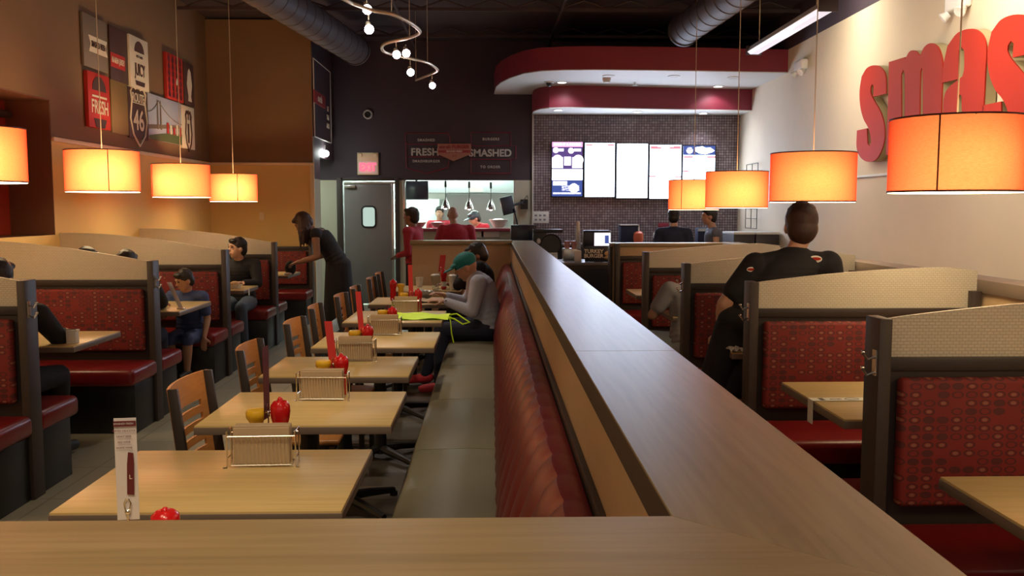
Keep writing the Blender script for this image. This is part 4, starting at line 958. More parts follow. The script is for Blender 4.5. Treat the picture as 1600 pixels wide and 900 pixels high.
def d7(t, W, H, th):
    flat(t, [(-W, -.1), (W * .9, -.02), (W * .9, -.06), (-W, -.15)], 'tangrey', th, 'bridge_deck'); 
    for y in (-.28, -.18): flat(t, [(y, H * .8), (y + .025, H * .8), (y + .035, -H * .5), (y - .01, -H * .5)], 'tangrey', th + .002, 'bridge_tower')
    MB().tube([(th, -.23 + a * .1, H * .78 - (1 - (1 - a / 8) ** 2) * H * .8) for a in range(9)], .005, 5).build('bridge_cable', M_['tangrey'], t)
    MB().tube([(th, -.23 - a * .045, H * .78 - (1 - (1 - a / 8) ** 2) * H * .6) for a in range(9)], .005, 5).build('bridge_cable', M_['tangrey'], t)
    flat(t, [(-W, -H), (W, -H), (W, -H * .5), (.2, -H * .55), (-.1, -H * .65), (-W, -H * .85)], 'green', th + .001, 'trees')
    for k in range(6): flat(t, [(.02 + k * .11, -H * .6), (.09 + k * .11, -H * .6), (.09 + k * .11, -H * (.1 + .08 * (k % 3))), (.02 + k * .11, -H * (.1 + .08 * (k % 3)))], 'pcream' if k % 2 else 'pred', th + .003, 'building_shape')
def d8(t, W, H, th):
    for r in range(6):
        for k in range(4): 
            z = H * .78 - r * H * .31; y = -W * .72 + k * W * .46; flat(t, [(y - .035, z - .04), (y + .035, z - .04), (y + .035, z), (y, z + .05), (y - .035, z)], 'cream' if (r, k) == (3, 2) else 'maroon', th)
def d9(t, W, H, th): flat(t, [(-.05, H * .6), (0, H * .75), (.06, H * .6), (.1, 0), (.05, -H * .55), (.08, -H * .8), (-.06, -H * .8), (-.05, -H * .55), (-.1, 0)], 'pcream', th)
def d10(t, W, H, th):
    MB().tube([(th, y * .6, z * 1.2 - .03) for y, z in shield(.2)], .012, 6, True).build('emblem_outline', M_['pbrown'], t)
    for k in range(3): flat(t, [(-.1 + k * .08, .1), (-.06 + k * .08, .1), (-.06 + k * .08, .2 + .03 * (k % 2)), (-.1 + k * .08, .2)], 'pbrown', th)
    flat(t, [(-.03, -.2), (.03, -.2), (.03, .05), (-.03, .05)], 'pbrown', th)
poster('taupe poster with cream ribbon reading SMASHED FRESH', [(129, 17), (168, 38), (168, 113), (131, 103)], 'tangrey', d1)
poster('dark brown poster crossed by a red ribbon', [(172, 38), (200, 52), (200, 133), (172, 122)], 'pbrown', d2, .022)
poster('white poster with burger drawing reading JUICY', [(203, 53), (232, 67), (232, 144), (203, 134)], 'pcream', d3, .045)
poster('red poster with burger drawing reading FRESH', [(137, 109), (172, 122), (172, 205), (139, 196)], 'pred', d4, .045)
poster('plain olive brown panel between the red and the road shield posters', [(174, 123), (200, 133), (200, 213), (174, 205)], 'polive', None, .02)
poster('dark poster with white road shield reading ROUTE 46', [(201, 135), (231, 145), (231, 221), (201, 213)], 'pbrown', d6, .025)
poster('photo print of a suspension bridge over a city', [(232, 145), (283, 162), (283, 224), (232, 219)], 'sky', d7, .03)
poster('red poster with rows of small dark shapes', [(260, 82), (286, 92), (286, 161), (261, 152)], 'pred', d8, .045)
poster('narrow dark poster with a white bottle shape', [(288, 97), (303, 102), (303, 167), (288, 163)], 'pbrown', d9, .025)
poster('narrow cream poster with a brown emblem', [(284, 164), (304, 169), (304, 236), (284, 229)], 'pcream', d10, .035)
t = thing('light_switch', 'pale switch plate on the boxed out wall', 'switch', (atY(409, 338, 12.97).x, 12.97, atY(409, 338, 12.97).z))
MB().box(-.035, -.008, -.055, .035, 0, .055).build('plate', M_['trim'], t, .003); MB().box(-.012, -.014, -.025, .012, -.008, .025).build('rocker', M_['trim'], t, .002)
# hall wall lamp
p = atY(509, 240, 13.9)
t = thing('wall_lamp', 'bright small lamp in the passage beside the door', 'lamp', p); MB().ball((0, 0, 0), .05).build('lit_globe', M_['bulb'], t); MB().cyl((-.02, 0, .05), (-.02, 0, .13), .02).build('bracket', M_['steel'], t)
point('hall_lamp_glow', (p.x, p.y - .12, p.z), 7, (.9, 1, .95), .06)

# ------------------------------------------------------------------ kitchen things seen through the pass
def heat_lamp(label, x, ytop, y0, y1):
    c = atY(x, ytop, YB); t = thing('heat_lamp', label, 'heat lamp', (c.x, YB + .02, atY(x, y1, YB).z), 0, 'chrome heat lamps in the kitchen pass'); h = atY(x, y0, YB).z - atY(x, y1, YB).z
    MB().lathe([(.075, 0), (.07, h * .2), (.05, h * .55), (.025, h * .8), (.018, h), (0, h)], n=24).build('lamp_shade', M_['chrome'], t)
    MB().cyl((0, 0, h), (0, 0, h + .28), .006, n=8).cyl((0, 0, h + .17), (0, 0, h + .27), .018, n=12).build('stem', M_['black'], t)
    MB().ball((0, 0, .03), .04).build('bulb', M_['bulbpink'], t)
    point('heat_lamp_glow', (c.x, YB + .02, t.location.z - .03), 2.2, (1, .55, .5), .04)
for k, x in enumerate((696, 733, 767)): heat_lamp('chrome bell heat lamp hanging in the kitchen pass, ' + ['left', 'middle', 'right'][k] + ' of three', x, 290, 309 + k, 326 + k)
t = thing('exhaust_hood', 'grey stainless hood in the kitchen behind the heat lamps', 'hood', (-.25, 16.6, 1.85)); MB().prism([(-.95, -.5, 0), (-.95, .6, 0), (-.95, .6, .8), (-.95, -.1, .8)], (1.9, 0, 0)).build('hood_body', M_['kgrey'], t, .005); MB().box(-.15, -.52, .02, .1, -.5, .1).build('notice', M_['paper'], t)
t = thing('kitchen_backsplash', 'grey steel panel below the kitchen hood', 'panel', (-.15, 17.3, .9)); MB().box(-.85, 0, 0, 1.0, .05, .95).build('sheet', M_['kgrey'], t)
t = thing('kitchen_line', 'steel prep counter inside the kitchen', 'counter', (-.6, 15.5, 0)); MB().box(-1.2, -.3, .85, 1.2, .3, .9).build('worktop', M_['steel'], t, .004); MB().box(-1.15, -.25, .1, 1.15, .25, .85).build('cabinet_body', M_['kgrey'], t)
t = thing('wall_shelf', 'white boxed shelf high at the left of the kitchen', 'shelf', (-1.35, 16.8, 1.75)); MB().box(-.2, -.2, 0, .5, .2, .5).build('cabinet_body', M_['kwhite'], t, .01)
t = thing('kitchen_monitor', 'dark order monitor at the upper left of the kitchen pass', 'monitor', (-1.35, 15.3, 1.72)); MB().box(-.12, -.03, 0, .28, .03, .32).build('casing', M_['bezel'], t, .01); MB().cyl((.08, 0, .3), (.08, 0, .6), .02).build('mount', M_['black'], t)
def bowl(label, x, y, r=.12, m='pinkbowl', Y=YB + .02, h=.08, name='serving_bowl'):
    p = atY(x, y, Y); t = thing(name, label, 'bowl', (p.x, Y, p.z)); MB().lathe([(0, 0), (r * .5, 0), (r, h), (r * .95, h), (r * .48, .01), (0, .01)]).build('bowl_body', M_[m], t); MB().ball((0, 0, h * .7), (r * .8, r * .8, h * .45)).build('food', M_['white'], t); return t
bowl('glowing white bowl on the right of the kitchen pass', 779, 355.5, .16, 'white', h=.13)
bowl('bowl on the left of the kitchen pass shelf', 655, 355, .12); bowl('bowl behind the bald man on the pass shelf', 684, 355, .12)
for k in range(3):
    p = atY(640 + k * 5, 355.5, YB); t = thing('sauce_bottle', ['white sauce bottle at the far left of the pass', 'dark sauce bottle beside the white one on the pass', 'short sauce bottle before the left bowl'][k], 'bottle', (p.x, YB + .0, p.z)); MB().lathe([(0, 0), (.022, 0), (.022, .08), (.008, .12), (0, .13)], n=14).build('bottle_body', M_[['white', 'black', 'white'][k]], t)
# small pictures under the pass
for k, (x, y, w_, h_) in enumerate(((750, 366, .07, .07), (766, 365, .16, .07))):
    p = atY(x, y, YB); t = thing('wall_notice', ['small framed notice under the pass', 'wide framed notice under the pass beside the small one'][k], 'notice', (p.x, YB, p.z)); MB().box(-w_, -.012, -h_, w_, 0, h_).build('frame', M_['steel'], t, .003); MB().box(-w_ + .015, -.014, -h_ + .015, w_ - .015, -.012, h_ - .015).build('sheet', M_['white'], t)
# monitor on swing arm right of pass
p = atY(793, 321, 14.2); t = thing('order_monitor', 'tilted monitor on a swing arm right of the kitchen pass', 'monitor', (p.x, 14.2, p.z))
R = Matrix.Rotation(-.25, 3, 'Y') @ Matrix.Rotation(.5, 3, 'Z'); MB().box(-.11, -.02, -.14, .11, .02, .14, R).build('casing', M_['bezel'], t, .006); MB().tube([(.08, .03, 0), (.22, .1, .04), (.26, .3, .02), (.28, .48, .02)], .018, 8).box(.22, .42, -.06, .34, .5, .1).build('swing_arm', M_['black'], t)
MB().tube([(.1, 0, -.05), (.16, .1, -.3), (.1, .2, -.5)], .012, 6).tube([(.24, .2, .05), (.32, .3, .16), (.34, .42, .12)], .006, 6).build('cable', M_['black'], t)
# sheet on tiled wall
p = atY(845, 340, YB - .07); t = thing('wall_notice', 'white notice sheet on the tiles left of the counter', 'notice', (p.x, YB - .06, p.z)); MB().box(-.13, -.008, -.09, .13, 0, .10).build('sheet', M_['white'], t, .002)
for k in range(6): MB().box(-.1 + (k % 3) * .07, -.01, -.05 + (k // 3) * .07, -.06 + (k % 3) * .07, -.008, -.02 + (k // 3) * .07).build('printed_shape', M_['clothW'], t)

# ------------------------------------------------------------------ order counter
reg('ctop', mat('grey_brown_counter_top', (.14, .12, .13), .3))
t = thing('order_counter', 'dark order counter with grey top left of the low end wall', 'counter', (1.2, 10.9, 0))
MB().box(-.62, -.35, .90, 1.0, .35, .935).build('worktop', M_['ctop'], t, .004); MB().box(-.60, -.33, 0, .98, .33, .90).build('cabinet_body', M_['bezel'], t); MB().box(-.61, -.345, .86, .99, -.33, .90).build('front_band', M_['dark'], t)
t = thing('back_counter', 'dark back counter along the mosaic tile wall', 'counter', (2.3, 14.25, 0)); MB().box(-1.6, -.3, .98, 1.7, .35, 1.02).build('worktop', M_['ctop'], t, .004); MB().box(-1.58, -.28, 0, 1.68, .35, .98).build('cabinet_body', M_['bezel'], t)
def ct(x, y, Y): return atY(x, y, Y)
Yc = 10.95
p = ct(935, 388, Yc); t = thing('order_screen', 'lit order screen on the counter facing the customers', 'monitor', (p.x, Yc, .935), 0)
z = p.z - .935
R = Matrix.Rotation(-.2, 3, 'X'); MB().box(-.19, -.05, z + .0, .15, .10, z + .22).build('casing', M_['bezel'], t, .02, 3)
MB().box(-.055, -.056, z + .035, .14, -.05, z + .19).build('display', M_['screensoft'], t); MB().box(.07, -.06, z + .06, .12, -.056, z + .16).build('display_patch', M_['screenblue'], t)
MB().box(-.05, -.02, .0, .05, .06, z + .02).box(-.14, -.08, 0, .14, .1, .03).build('stand', M_['black'], t, .01)
p = ct(934, 414, 10.68); t = thing('counter_sign', 'black sign reading TURKEY BURGER on the counter', 'sign', (p.x, 10.68, .936), -.05)
MB().box(-.155, -.01, 0, .17, .01, .19).build('sign_board', M_['bezel'], t, .004)
text('sign_words', 'TURKEY', .062, M_['cream'], t, (-.05, -.013, .125), (1, 0, 0), (0, 0, 1), .03, .002); text('sign_words', 'BURGER', .062, M_['cream'], t, (-.05, -.013, .07), (1, 0, 0), (0, 0, 1), .03, .002)
MB().ball((.12, -.02, .10), (.045, .012, .03)).ball((.12, -.02, .05), (.05, .012, .02)).build('burger_picture', M_['food'], t)
p = ct(903, 398, 10.75); t = thing('card_holder', 'small white card holder left of the black counter sign', 'card holder', (p.x, 10.75, .936)); MB().box(-.045, -.02, 0, .04, -.012, .13).build('card', M_['paper'], t); MB().box(-.05, -.03, 0, .05, .03, .015).build('card_foot', M_['clear'], t)
p = ct(861, 382, 11.15); t = thing('round_tray', 'round black serving tray standing upright on the counter', 'tray', (p.x, 11.15, p.z)); MB().lathe([(0, .0), (.118, 0), (.128, .018), (.132, .018), (.122, -.008), (0, -.008)], n=32, ax=(0, -1, .1)).build('tray_disc', M_['black'], t); MB().box(-.08, -.03, .935 - p.z, .08, .05, -.10).build('tray_stand', M_['chrome'], t)
t = thing('cup_tower', 'tall stack of white paper cups on the counter', 'cups', (ct(903, 390, 11.15).x, 11.15, .936)); b = MB(); zt_ = ct(903, 345, 11.15).z - .936
n = 12
prof = []
for k in range(n): prof += [(.045 - k * .002, zt_ * k / n), (.040 - k * .002, zt_ * (k + .8) / n)]
b.lathe(prof + [(0, zt_)], n=18).build('stacked_cups', M_['white'], t)
for k, x in enumerate((886, 897)):
    p = ct(x, 384, 11.15); t = thing('paper_bowl_stack', ['pinkish paper bowl stack right of the black tray', 'pinkish paper bowl stack beside the cup tower'][k], 'bowls', (p.x, 11.15, 1.08)); MB().lathe([(0, 0), (.03, 0), (.04, .04), (.046, .045), (.046, .055), (.036, .05), (.04, .09), (0, .09)], n=18).build('stack', M_['pinkbowl'], t)
t = thing('steel_bin', 'grey steel bin under the paper bowls on the counter', 'bin', (ct(892, 395, 11.15).x, 11.15, .936)); MB().box(-.10, -.09, 0, .11, .09, .143).build('bin_body', M_['steel'], t, .006)
t = thing('drink_machine', 'black drink machine at the left end of the tiled wall', 'machine', (ct(820, 380, 13.9).x, 13.9, 0)); MB().box(-.22, -.2, 1.0, .18, .2, 1.32).build('casing', M_['bezel'], t, .01); MB().box(-.2, -.18, 0, .16, .18, 1.0).build('cabinet_body', M_['bezel'], t)
t = thing('coffee_machine', 'black coffee machine with shelf right of the drink machine', 'machine', (ct(843, 375, 13.2).x, 13.2, 0)); MB().box(-.1, -.15, 1.0, .1, .15, 1.27).box(-.1, -.17, 1.22, .33, .12, 1.27).build('casing', M_['black'], t, .008); MB().ball((-.02, -.16, 1.1), (.03, .02, .04)).build('knob', M_['greyletter'], t); MB().box(-.12, -.18, 0, .3, .18, 1.0).build('cabinet_body', M_['bezel'], t)
# things on back counter behind low wall
Yk = 13.6
p = ct(997, 378, 14.1); t = thing('soap_pump', 'orange pump bottle standing before the tiles', 'bottle', (p.x, 14.1, 1.02)); z = p.z - 1.02 + .03
MB().lathe([(0, 0), (.07, 0), (.085, z + .03), (.075, z + .11), (.03, z + .14), (0, z + .14)], n=20).build('bottle_body', M_['orange'], t); MB().cyl((0, 0, z + .14), (0, 0, z + .20), .02).box(-.05, -.015, z + .19, .02, .015, z + .23).build('pump', M_['white'], t)
t = thing('brewer', 'dark glass topped brewer beside the orange bottle', 'machine', (ct(970, 370, 14.2).x - .0, 14.2, 1.02)); MB().box(-.02, -.12, 0, .26, .12, .28).build('casing', M_['clothN'], t, .01); MB().box(-.03, -.13, .28, .27, .13, .30).build('cover', M_['steel'], t, .004)
p = ct(1037, 353, YB - .07); t = thing('wall_notice', 'red notice on the tiles left of the dark shirted customer', 'notice', (p.x, YB - .06, p.z)); MB().box(-.09, -.02, -.04, .08, 0, .05).build('sheet', M_['red'], t, .004); MB().box(-.17, -.02, -.20, -.03, 0, -.11).build('holder', M_['white'], t, .004)
t = thing('tea_machine', 'dark machine between the two standing customers', 'machine', (ct(1098, 372, 14.0).x, 14.0, 1.02)); MB().box(-.1, -.1, 0, .16, .1, .25).build('casing', M_['clothN'], t, .01); MB().box(-.1, -.11, .2, .16, -.1, .24).build('panel', M_['steel'], t)
t = thing('napkin_box', 'white napkin box right of the customer in the tank top', 'napkin box', (ct(1139, 378, 14.0).x, 14.1, 1.02)); MB().prism([(-.05, -.04, 0), (.07, -.04, 0), (.04, -.04, .16), (-.03, -.04, .16)], (0, .08, 0)).build('box_body', M_['white'], t, .004)
# wire rack on right wall corner
for k, (yy, z0, z1) in enumerate(((13.7, 2.0, 2.25), (13.7, 1.42, 1.72))):
    t = thing('wire_rack', ['upper wire rack on the right wall by the tiles', 'lower wire rack on the right wall by the tiles'][k], 'rack', (XR - .05, yy, z0 - .15)); h = z1 - z0 + .15; b = MB()
    for y in (-.3, 0, .3): b.tube([(0, y, 0), (0, y, h)], .006, 6)
    for j in range(4): b.tube([(0, -.3, h * j / 3), (0, .3, h * j / 3)], .006, 6)
    b.build('wire_frame', M_['black'], t)
# waste cabinets by the right wall
for k, (x0, x1) in enumerate(((1146, 1180), (1181, 1218))):
    Y0 = 12.4; a = ct(x0, 365, Y0); c = ct(x1, 365, Y0); zt_ = ct(x0, 363, Y0).z
    t = thing('waste_cabinet', ['dark waste cabinet with pale top, left of two by the right wall', 'dark waste cabinet with pale top against the right wall'][k], 'cabinet', ((a.x + c.x) / 2, Y0 + .3, 0), 0, 'waste cabinets by the right wall'); w_ = (c.x - a.x) / 2 - .005
    MB().box(-w_, -.3, 0, w_, .3, zt_ - .03).build('cabinet_body', M_['dark'], t, .003); MB().box(-w_ - .004, -.32, zt_ - .03, w_ + .004, .3, zt_).build('worktop', M_['soffit'], t, .004); MB().box(-w_ + .03, -.31, .1, w_ - .03, -.3, zt_ - .3).build('door', M_['darktrim'], t, .003)

# ------------------------------------------------------------------ people
def interp(a, b, t): return a + (b - a) * t
def capsule(mb, p0, p1, r0, r1):
    p0, p1 = Vector(p0), Vector(p1); mb.cyl(p0, p1, r0, r1, 14); mb.ball(p0, r0, 14, 9); mb.ball(p1, r1, 14, 9)
def remesh(mb, name, m, parent, vox, it=3):
    me = bpy.data.meshes.new(name); bmesh.ops.recalc_face_normals(mb.b, faces=mb.b.faces); mb.b.to_mesh(me); mb.b.free()
    o = bpy.data.objects.new(name, me)
    r = o.modifiers.new('r', 'REMESH'); r.mode = 'VOXEL'; r.voxel_size = vox; r.use_smooth_shade = True
    s = o.modifiers.new('s', 'SMOOTH'); s.iterations = it; s.factor = .5
    m2 = evaluated(o); m2.name = name
    bpy.data.objects.remove(o); bpy.data.meshes.remove(me)
    m2.materials.clear(); m2.materials.append(m)
    for p in m2.polygons: p.use_smooth = True
    o = bpy.data.objects.new(name, m2); C.objects.link(o); o.parent = parent; return o
V = Vector
def basis(face, upv=(0, 0, 1)):
    f = V(face).normalized(); r = f.cross(V(upv)).normalized(); u = r.cross(f).normalized()
    return Matrix(((r.x, f.x, u.x), (r.y, f.y, u.y), (r.z, f.z, u.z)))     # columns right, forward, up
STAND = dict(pel=(0, 0, .95), chest=(0, .0, 1.28), neck=(0, -.01, 1.45), head=(0, .015, 1.60), face=(0, 1, 0), hu=(0, 0, 1), sL=(-.18, 0, 1.40), sR=(.18, 0, 1.40), eL=(-.24, -.03, 1.12), eR=(.24, -.03, 1.12), wL=(-.25, .06, .88), wR=(.25, .06, .88),
             hL=(-.09, 0, .92), hR=(.09, 0, .92), kL=(-.10, .02, .49), kR=(.10, .02, .49), aL=(-.10, -.01, .08), aR=(.10, -.01, .08), fd=(0, 1, 0))
SIT = dict(pel=(0, 0, .56), chest=(0, .05, .88), neck=(0, .08, 1.04), head=(0, .13, 1.17), face=(0, 1, -.15), hu=(0, 0, 1), sL=(-.18, .07, .99), sR=(.18, .07, .99), eL=(-.23, .16, .78), eR=(.23, .16, .78), wL=(-.15, .38, .80), wR=(.15, .38, .80),
           hL=(-.09, .02, .55), hR=(.09, .02, .55), kL=(-.11, .43, .53), kR=(.11, .43, .53), aL=(-.11, .42, .09), aR=(.11, .42, .09), fd=(0, 1, 0))
def person(label, loc, rz, base, J=None, skin='skinA', top=('tee', 'clothK'), bottom='clothN', hair=('short', 'hairD'), shoe='shoeK', vox=.011, bd=1.0, sc_=1.0, eyes=False, group=None, hands=True, hs_=1.0):
    t = thing('person', label, 'person', loc, rz, group); j = dict(base); j.update(J or {}); j = {k: V(v) for k, v in j.items()}
    t.scale = (sc_,) * 3
    B = MB(); hb = basis(j['face'], j['hu']) * hs_; hc = j['head']
    def H(x, y, z): return hc + hb @ V((x, y, z))
    # skull, jaw, nose, ears
    B.ball(H(0, -.010, .018), (.074, .090, .098), 20, 14, hb); B.ball(H(0, .022, -.035), (.060, .066, .074), 16, 10, hb); B.ball(H(0, .052, -.088), (.028, .026, .022), 10, 8, hb)
    B.ball(H(0, .088, .012), (.011, .012, .026), 8, 6, hb); B.ball(H(0, .100, -.012), (.015, .016, .012), 8, 6, hb); B.ball(H(0, .083, .040), (.045, .012, .012), 10, 6, hb); B.ball(H(0, .080, -.050), (.024, .014, .014), 10, 6, hb)
    for s in (-1, 1): B.ball(H(s * .076, -.006, -.008), (.011, .020, .030), 8, 8, hb)
    capsule(B, j['neck'] + V((0, 0, -.03)), hc + hb @ V((0, -.02, -.06)), .056, .052)
    pel, ch, nk = j['pel'], j['chest'], j['neck']
    d_ = (j['sR'] - j['sL']).normalized()
    def torso(M, inf, lo=0.0, hi=1.0, ry=1.0):
        N_ = 12
        for i in range(N_ + 1):
            u = i / N_
            if u < lo or u > hi: continue
            p = interp(interp(pel, ch, u * 1.25), interp(ch, nk, max(0, u * 1.25 - .25)), u) if False else ((1 - u) ** 2 * pel + 2 * u * (1 - u) * (ch * 1.0) + u * u * interp(ch, nk, .80))
            # widths
            wx = [.160, .158, .150, .142, .138, .140, .146, .152, .156, .158, .150, .125, .085][i]; wy = [.112, .112, .108, .104, .102, .104, .108, .112, .112, .108, .098, .082, .066][i]
            du = 1e-2; tg = (2 * (1 - u) * (ch - pel) + 2 * u * (interp(ch, nk, .80) - ch)).normalized()
            fy = tg.cross(d_).normalized() * -1; R = Matrix(((d_.x, fy.x, tg.x), (d_.y, fy.y, tg.y), (d_.z, fy.z, tg.z)))
            M.ball(p, (wx * bd + inf, (wy * bd + inf) * ry, .055 + inf * .5), 20, 10, R)
        for s in ('sL', 'sR'): capsule(M, interp(ch, nk, .62), interp(j[s], ch, .02), .062 + inf, .056 + inf)
    torso(B, 0)
    for s in 'LR':
        S, E_, W_ = j['s' + s], j['e' + s], j['w' + s]
        capsule(B, S, E_, .050 * bd, .038 * bd); capsule(B, interp(E_, W_, .0), interp(E_, W_, .35), .038 * bd, .038 * bd); capsule(B, interp(E_, W_, .35), W_, .037 * bd, .025)
        Hh, K, A = j['h' + s], j['k' + s], j['a' + s]
        capsule(B, Hh, K, .082 * bd, .055 * bd); capsule(B, K, interp(K, A, .35), .053 * bd, .054 * bd); capsule(B, interp(K, A, .35), A, .054 * bd, .034)
        capsule(B, A + V((0, 0, -.03)), A + j['fd'].normalized() * .13 + V((0, 0, -.045)), .034, .026)
        # hand: palm, four fingers, thumb
        hd = (j.get('d' + s) or (W_ - E_)).normalized(); pn = j.get('n' + s) or V((0, 0, -1)); pn = (pn - hd * pn.dot(hd)).normalized(); sd = hd.cross(pn).normalized(); tside = (1 if s == 'R' else -1)
        if hands:
            Rh = Matrix(((sd.x, hd.x, pn.x), (sd.y, hd.y, pn.y), (sd.z, hd.z, pn.z)))
            B.ball(W_ + hd * .045, (.040, .052, .017), 12, 8, Rh)
            cu = j.get('c' + s); cu = cu.x if cu else .45
            for k, L_ in enumerate((.068, .078, .074, .058)):
                o_ = W_ + hd * .082 + sd * (k - 1.5) * .020 * -tside; a1 = cu * .6; a2 = cu * 1.6
                q1 = o_ + (hd * math.cos(a1) + pn * math.sin(a1)) * L_ * .5; q2 = q1 + (hd * math.cos(a2) + pn * math.sin(a2)) * L_ * .5
                capsule(B, o_, q1, .0095, .009); capsule(B, q1, q2, .009, .0075)
            o_ = W_ + hd * .025 + sd * .030 * -tside * -1 * -1; q1 = o_ + (sd * -tside * .8 + hd * .6 + pn * .3).normalized() * .04; q2 = q1 + (hd * .9 + pn * .4 - sd * -tside * .1).normalized() * .03
            capsule(B, o_, q1, .013, .011); capsule(B, q1, q2, .011, .009)
    body = remesh(B, 'body', M_[skin], t, vox)
    # clothing
    st, cm = top; T = MB()
    if st != 'dress': torso(T, .016, 0, 1 if st != 'tank' else .80)
    else: torso(T, .014, 0, .82)
    for s in 'LR':
        S, E_, W_ = j['s' + s], j['e' + s], j['w' + s]
        if st == 'tee': capsule(T, S, interp(S, E_, .68), .070 * bd, .060 * bd)
        if st == 'long': capsule(T, S, E_, .070 * bd, .054 * bd); capsule(T, E_, interp(E_, W_, .9), .053 * bd, .038)
        if st in ('tank', 'dress'): capsule(T, interp(S, ch, .35), interp(ch, pel, .1) + (S - ch) * .4, .045, .06)
    if st == 'dress':
        f_ = j['aL'] * .5 + j['aR'] * .5
        for k in range(30): u = k / 29; p = interp(pel, f_, u); T.ball(p, (.175 + .07 * u, .15 + .06 * u, .09), 20, 10)
    remesh(T, 'dress' if st == 'dress' else 'shirt', M_[cm], t, vox)
    if st != 'dress' and bottom:
        T = MB(); T.ball(pel, (.172 * bd, .125 * bd, .10), 20, 12)
        for s in 'LR':
            Hh, K, A = j['h' + s], j['k' + s], j['a' + s]; capsule(T, Hh, K, .094 * bd, .068 * bd)
            if bottom != 'shorts': capsule(T, K, interp(K, A, .95), .067 * bd, .050)
            else: capsule(T, K, interp(K, A, .08), .067, .066)
        remesh(T, 'trousers', M_[bottom if bottom != 'shorts' else 'clothB'], t, vox)
    for s in 'LR':
        A = j['a' + s]; fd = j['fd'].normalized(); T = MB(); capsule(T, A + V((0, 0, -.02)) - fd * .03, A + fd * .15 + V((0, 0, -.04)), .046, .034)
        z0 = A.z - .085
        remesh(T, 'shoe', M_[shoe], t, .012)
    # hair
    hs, hm = hair
    if hs != 'bald' and hs != 'none':
        T = MB()
        T.ball(H(0, -.024, .038), (.084, .098, .094), 20, 14, hb); T.ball(H(0, -.050, -.010), (.078, .068, .085), 18, 12, hb); T.ball(H(0, .050, .088), (.060, .045, .030), 14, 10, hb)
        rnd = random.Random(3)
        for k in range(60):
            a = rnd.uniform(0, 2 * PI); e = rnd.uniform(.15, 1.4); q_ = V((math.cos(a) * math.cos(e) * .078, math.sin(a) * math.cos(e) * .090 - .024, math.sin(e) * .088 + .040)); T.ball(H(*(q_ * .97)), .015, 8, 6)
        if hs == 'bun': T.ball(H(0, -.12, .05), .045, 14, 10, hb)
        if hs == 'long':
            for k in range(22):
                a = -PI * .1 - PI * 1.0 * (k / 21) + .0; x_ = math.cos(a) * .078; y_ = math.sin(a) * .085 - .02
                top_ = H(x_, y_, .03); L_ = .30 + .08 * math.sin(k * 2.3); e_ = top_ + hb @ V((x_ * .3, y_ * .2, 0)) + V((0, 0, -L_)); mid = top_ * .5 + e_ * .5 + hb @ V((x_ * .3, y_ * .3, 0))
                capsule(T, top_, mid, .020, .017); capsule(T, mid, e_, .017, .006)
        o = remesh(T, 'hair', M_[hm], t, min(vox, .009), 2)
    if eyes:
        for s in (-1, 1): MB().ball(H(s * .029, .084, .020), (.013, .007, .008), 10, 8, hb).build('eye', M_['eye'], t); MB().ball(H(s * .029, .088, .043), (.019, .006, .004), 10, 6, hb).build('eyebrow', M_[hm if hs != 'bald' else 'hairB'], t)
        MB().ball(H(0, .091, -.052), (.024, .008, .006), 10, 6, hb).build('mouth', M_['lip'], t)
    t['_'] = 0; del t['_']
    return t, j, H, hb

# local frames: +y is the way the person faces; rz = 90 deg faces -x, 180 deg faces the camera
# woman bending over the far left booth table
person('standing woman in long black dress bending over the far left booth table', (-1.80, 10.55, 0), PI / 2, STAND,
       dict(pel=(0, 0, .93), chest=(0, .14, 1.20), neck=(0, .28, 1.31), head=(0, .40, 1.40), face=(0, .75, -.65), hu=(0, .6, .8), sL=(-.17, .23, 1.28), sR=(.17, .23, 1.28), eL=(-.22, .20, 1.02), eR=(.22, .2, 1.02), wL=(-.12, .44, .95), wR=(.12, .44, .96), hL=(-.09, 0, .9), hR=(.09, 0, .9)),
       skin='skinB', top=('dress', 'clothK'), hair=('long', 'hairB'), vox=.010)
# boy
person('seated boy in dark top and jeans looking sideways in the third left booth', (-2.78, 9.98, 0), PI, SIT,
       dict(face=(.75, .75, 0), wL=(-.12, .34, .80), wR=(.15, .36, .80), aL=(-.12, .36, .10)), skin='skinA', top=('long', 'clothK'), bottom='jeans', hair=('short', 'hairD'), vox=.009, eyes=True, sc_=.97)
# child
person('child in blue shirt with dangling bare legs beside the second left booth table', (-2.70, 8.05, 0), PI - .15, SIT,
       dict(face=(.5, .85, -.35), eL=(-.22, .05, .74), wL=(-.23, .16, .55), dL=(0, .2, -1), kL=(-.14, .36, .56), kR=(.05, .38, .56), aL=(-.12, .36, .20), aR=(.05, .36, .2)), skin='skinC', top=('tee', 'clothB'), bottom='shorts', hair=('short', 'hairD'), vox=.009, eyes=True, sc_=.80)
# people on the left seen from behind
person('person in black leaning on the nearest left booth table', (-2.87, 5.20, 0), -.1, SIT, dict(head=(0, .06, 1.155), sR=(.19, .12, .95), eR=(.235, .26, .78), wR=(.14, .44, .80), eL=(-.22, .3, .8)), skin='skinC', top=('long', 'clothK'), bottom='clothK', vox=.012)
person('person whose dark hair shows above the second left screen, farther left', (-3.18, 7.02, 0), 0, SIT, dict(head=(0, .1, 1.14)), skin='skinC', top=('tee', 'clothK'), vox=.013)
person('person in dark jacket whose head shows above the second left screen, nearer the aisle', (-2.87, 7.02, 0), 0, SIT, dict(head=(0, .1, 1.115), eR=(.22, .2, .82), wR=(.18, .32, .80)), skin='skinC', top=('long', 'clothK'), vox=.013)
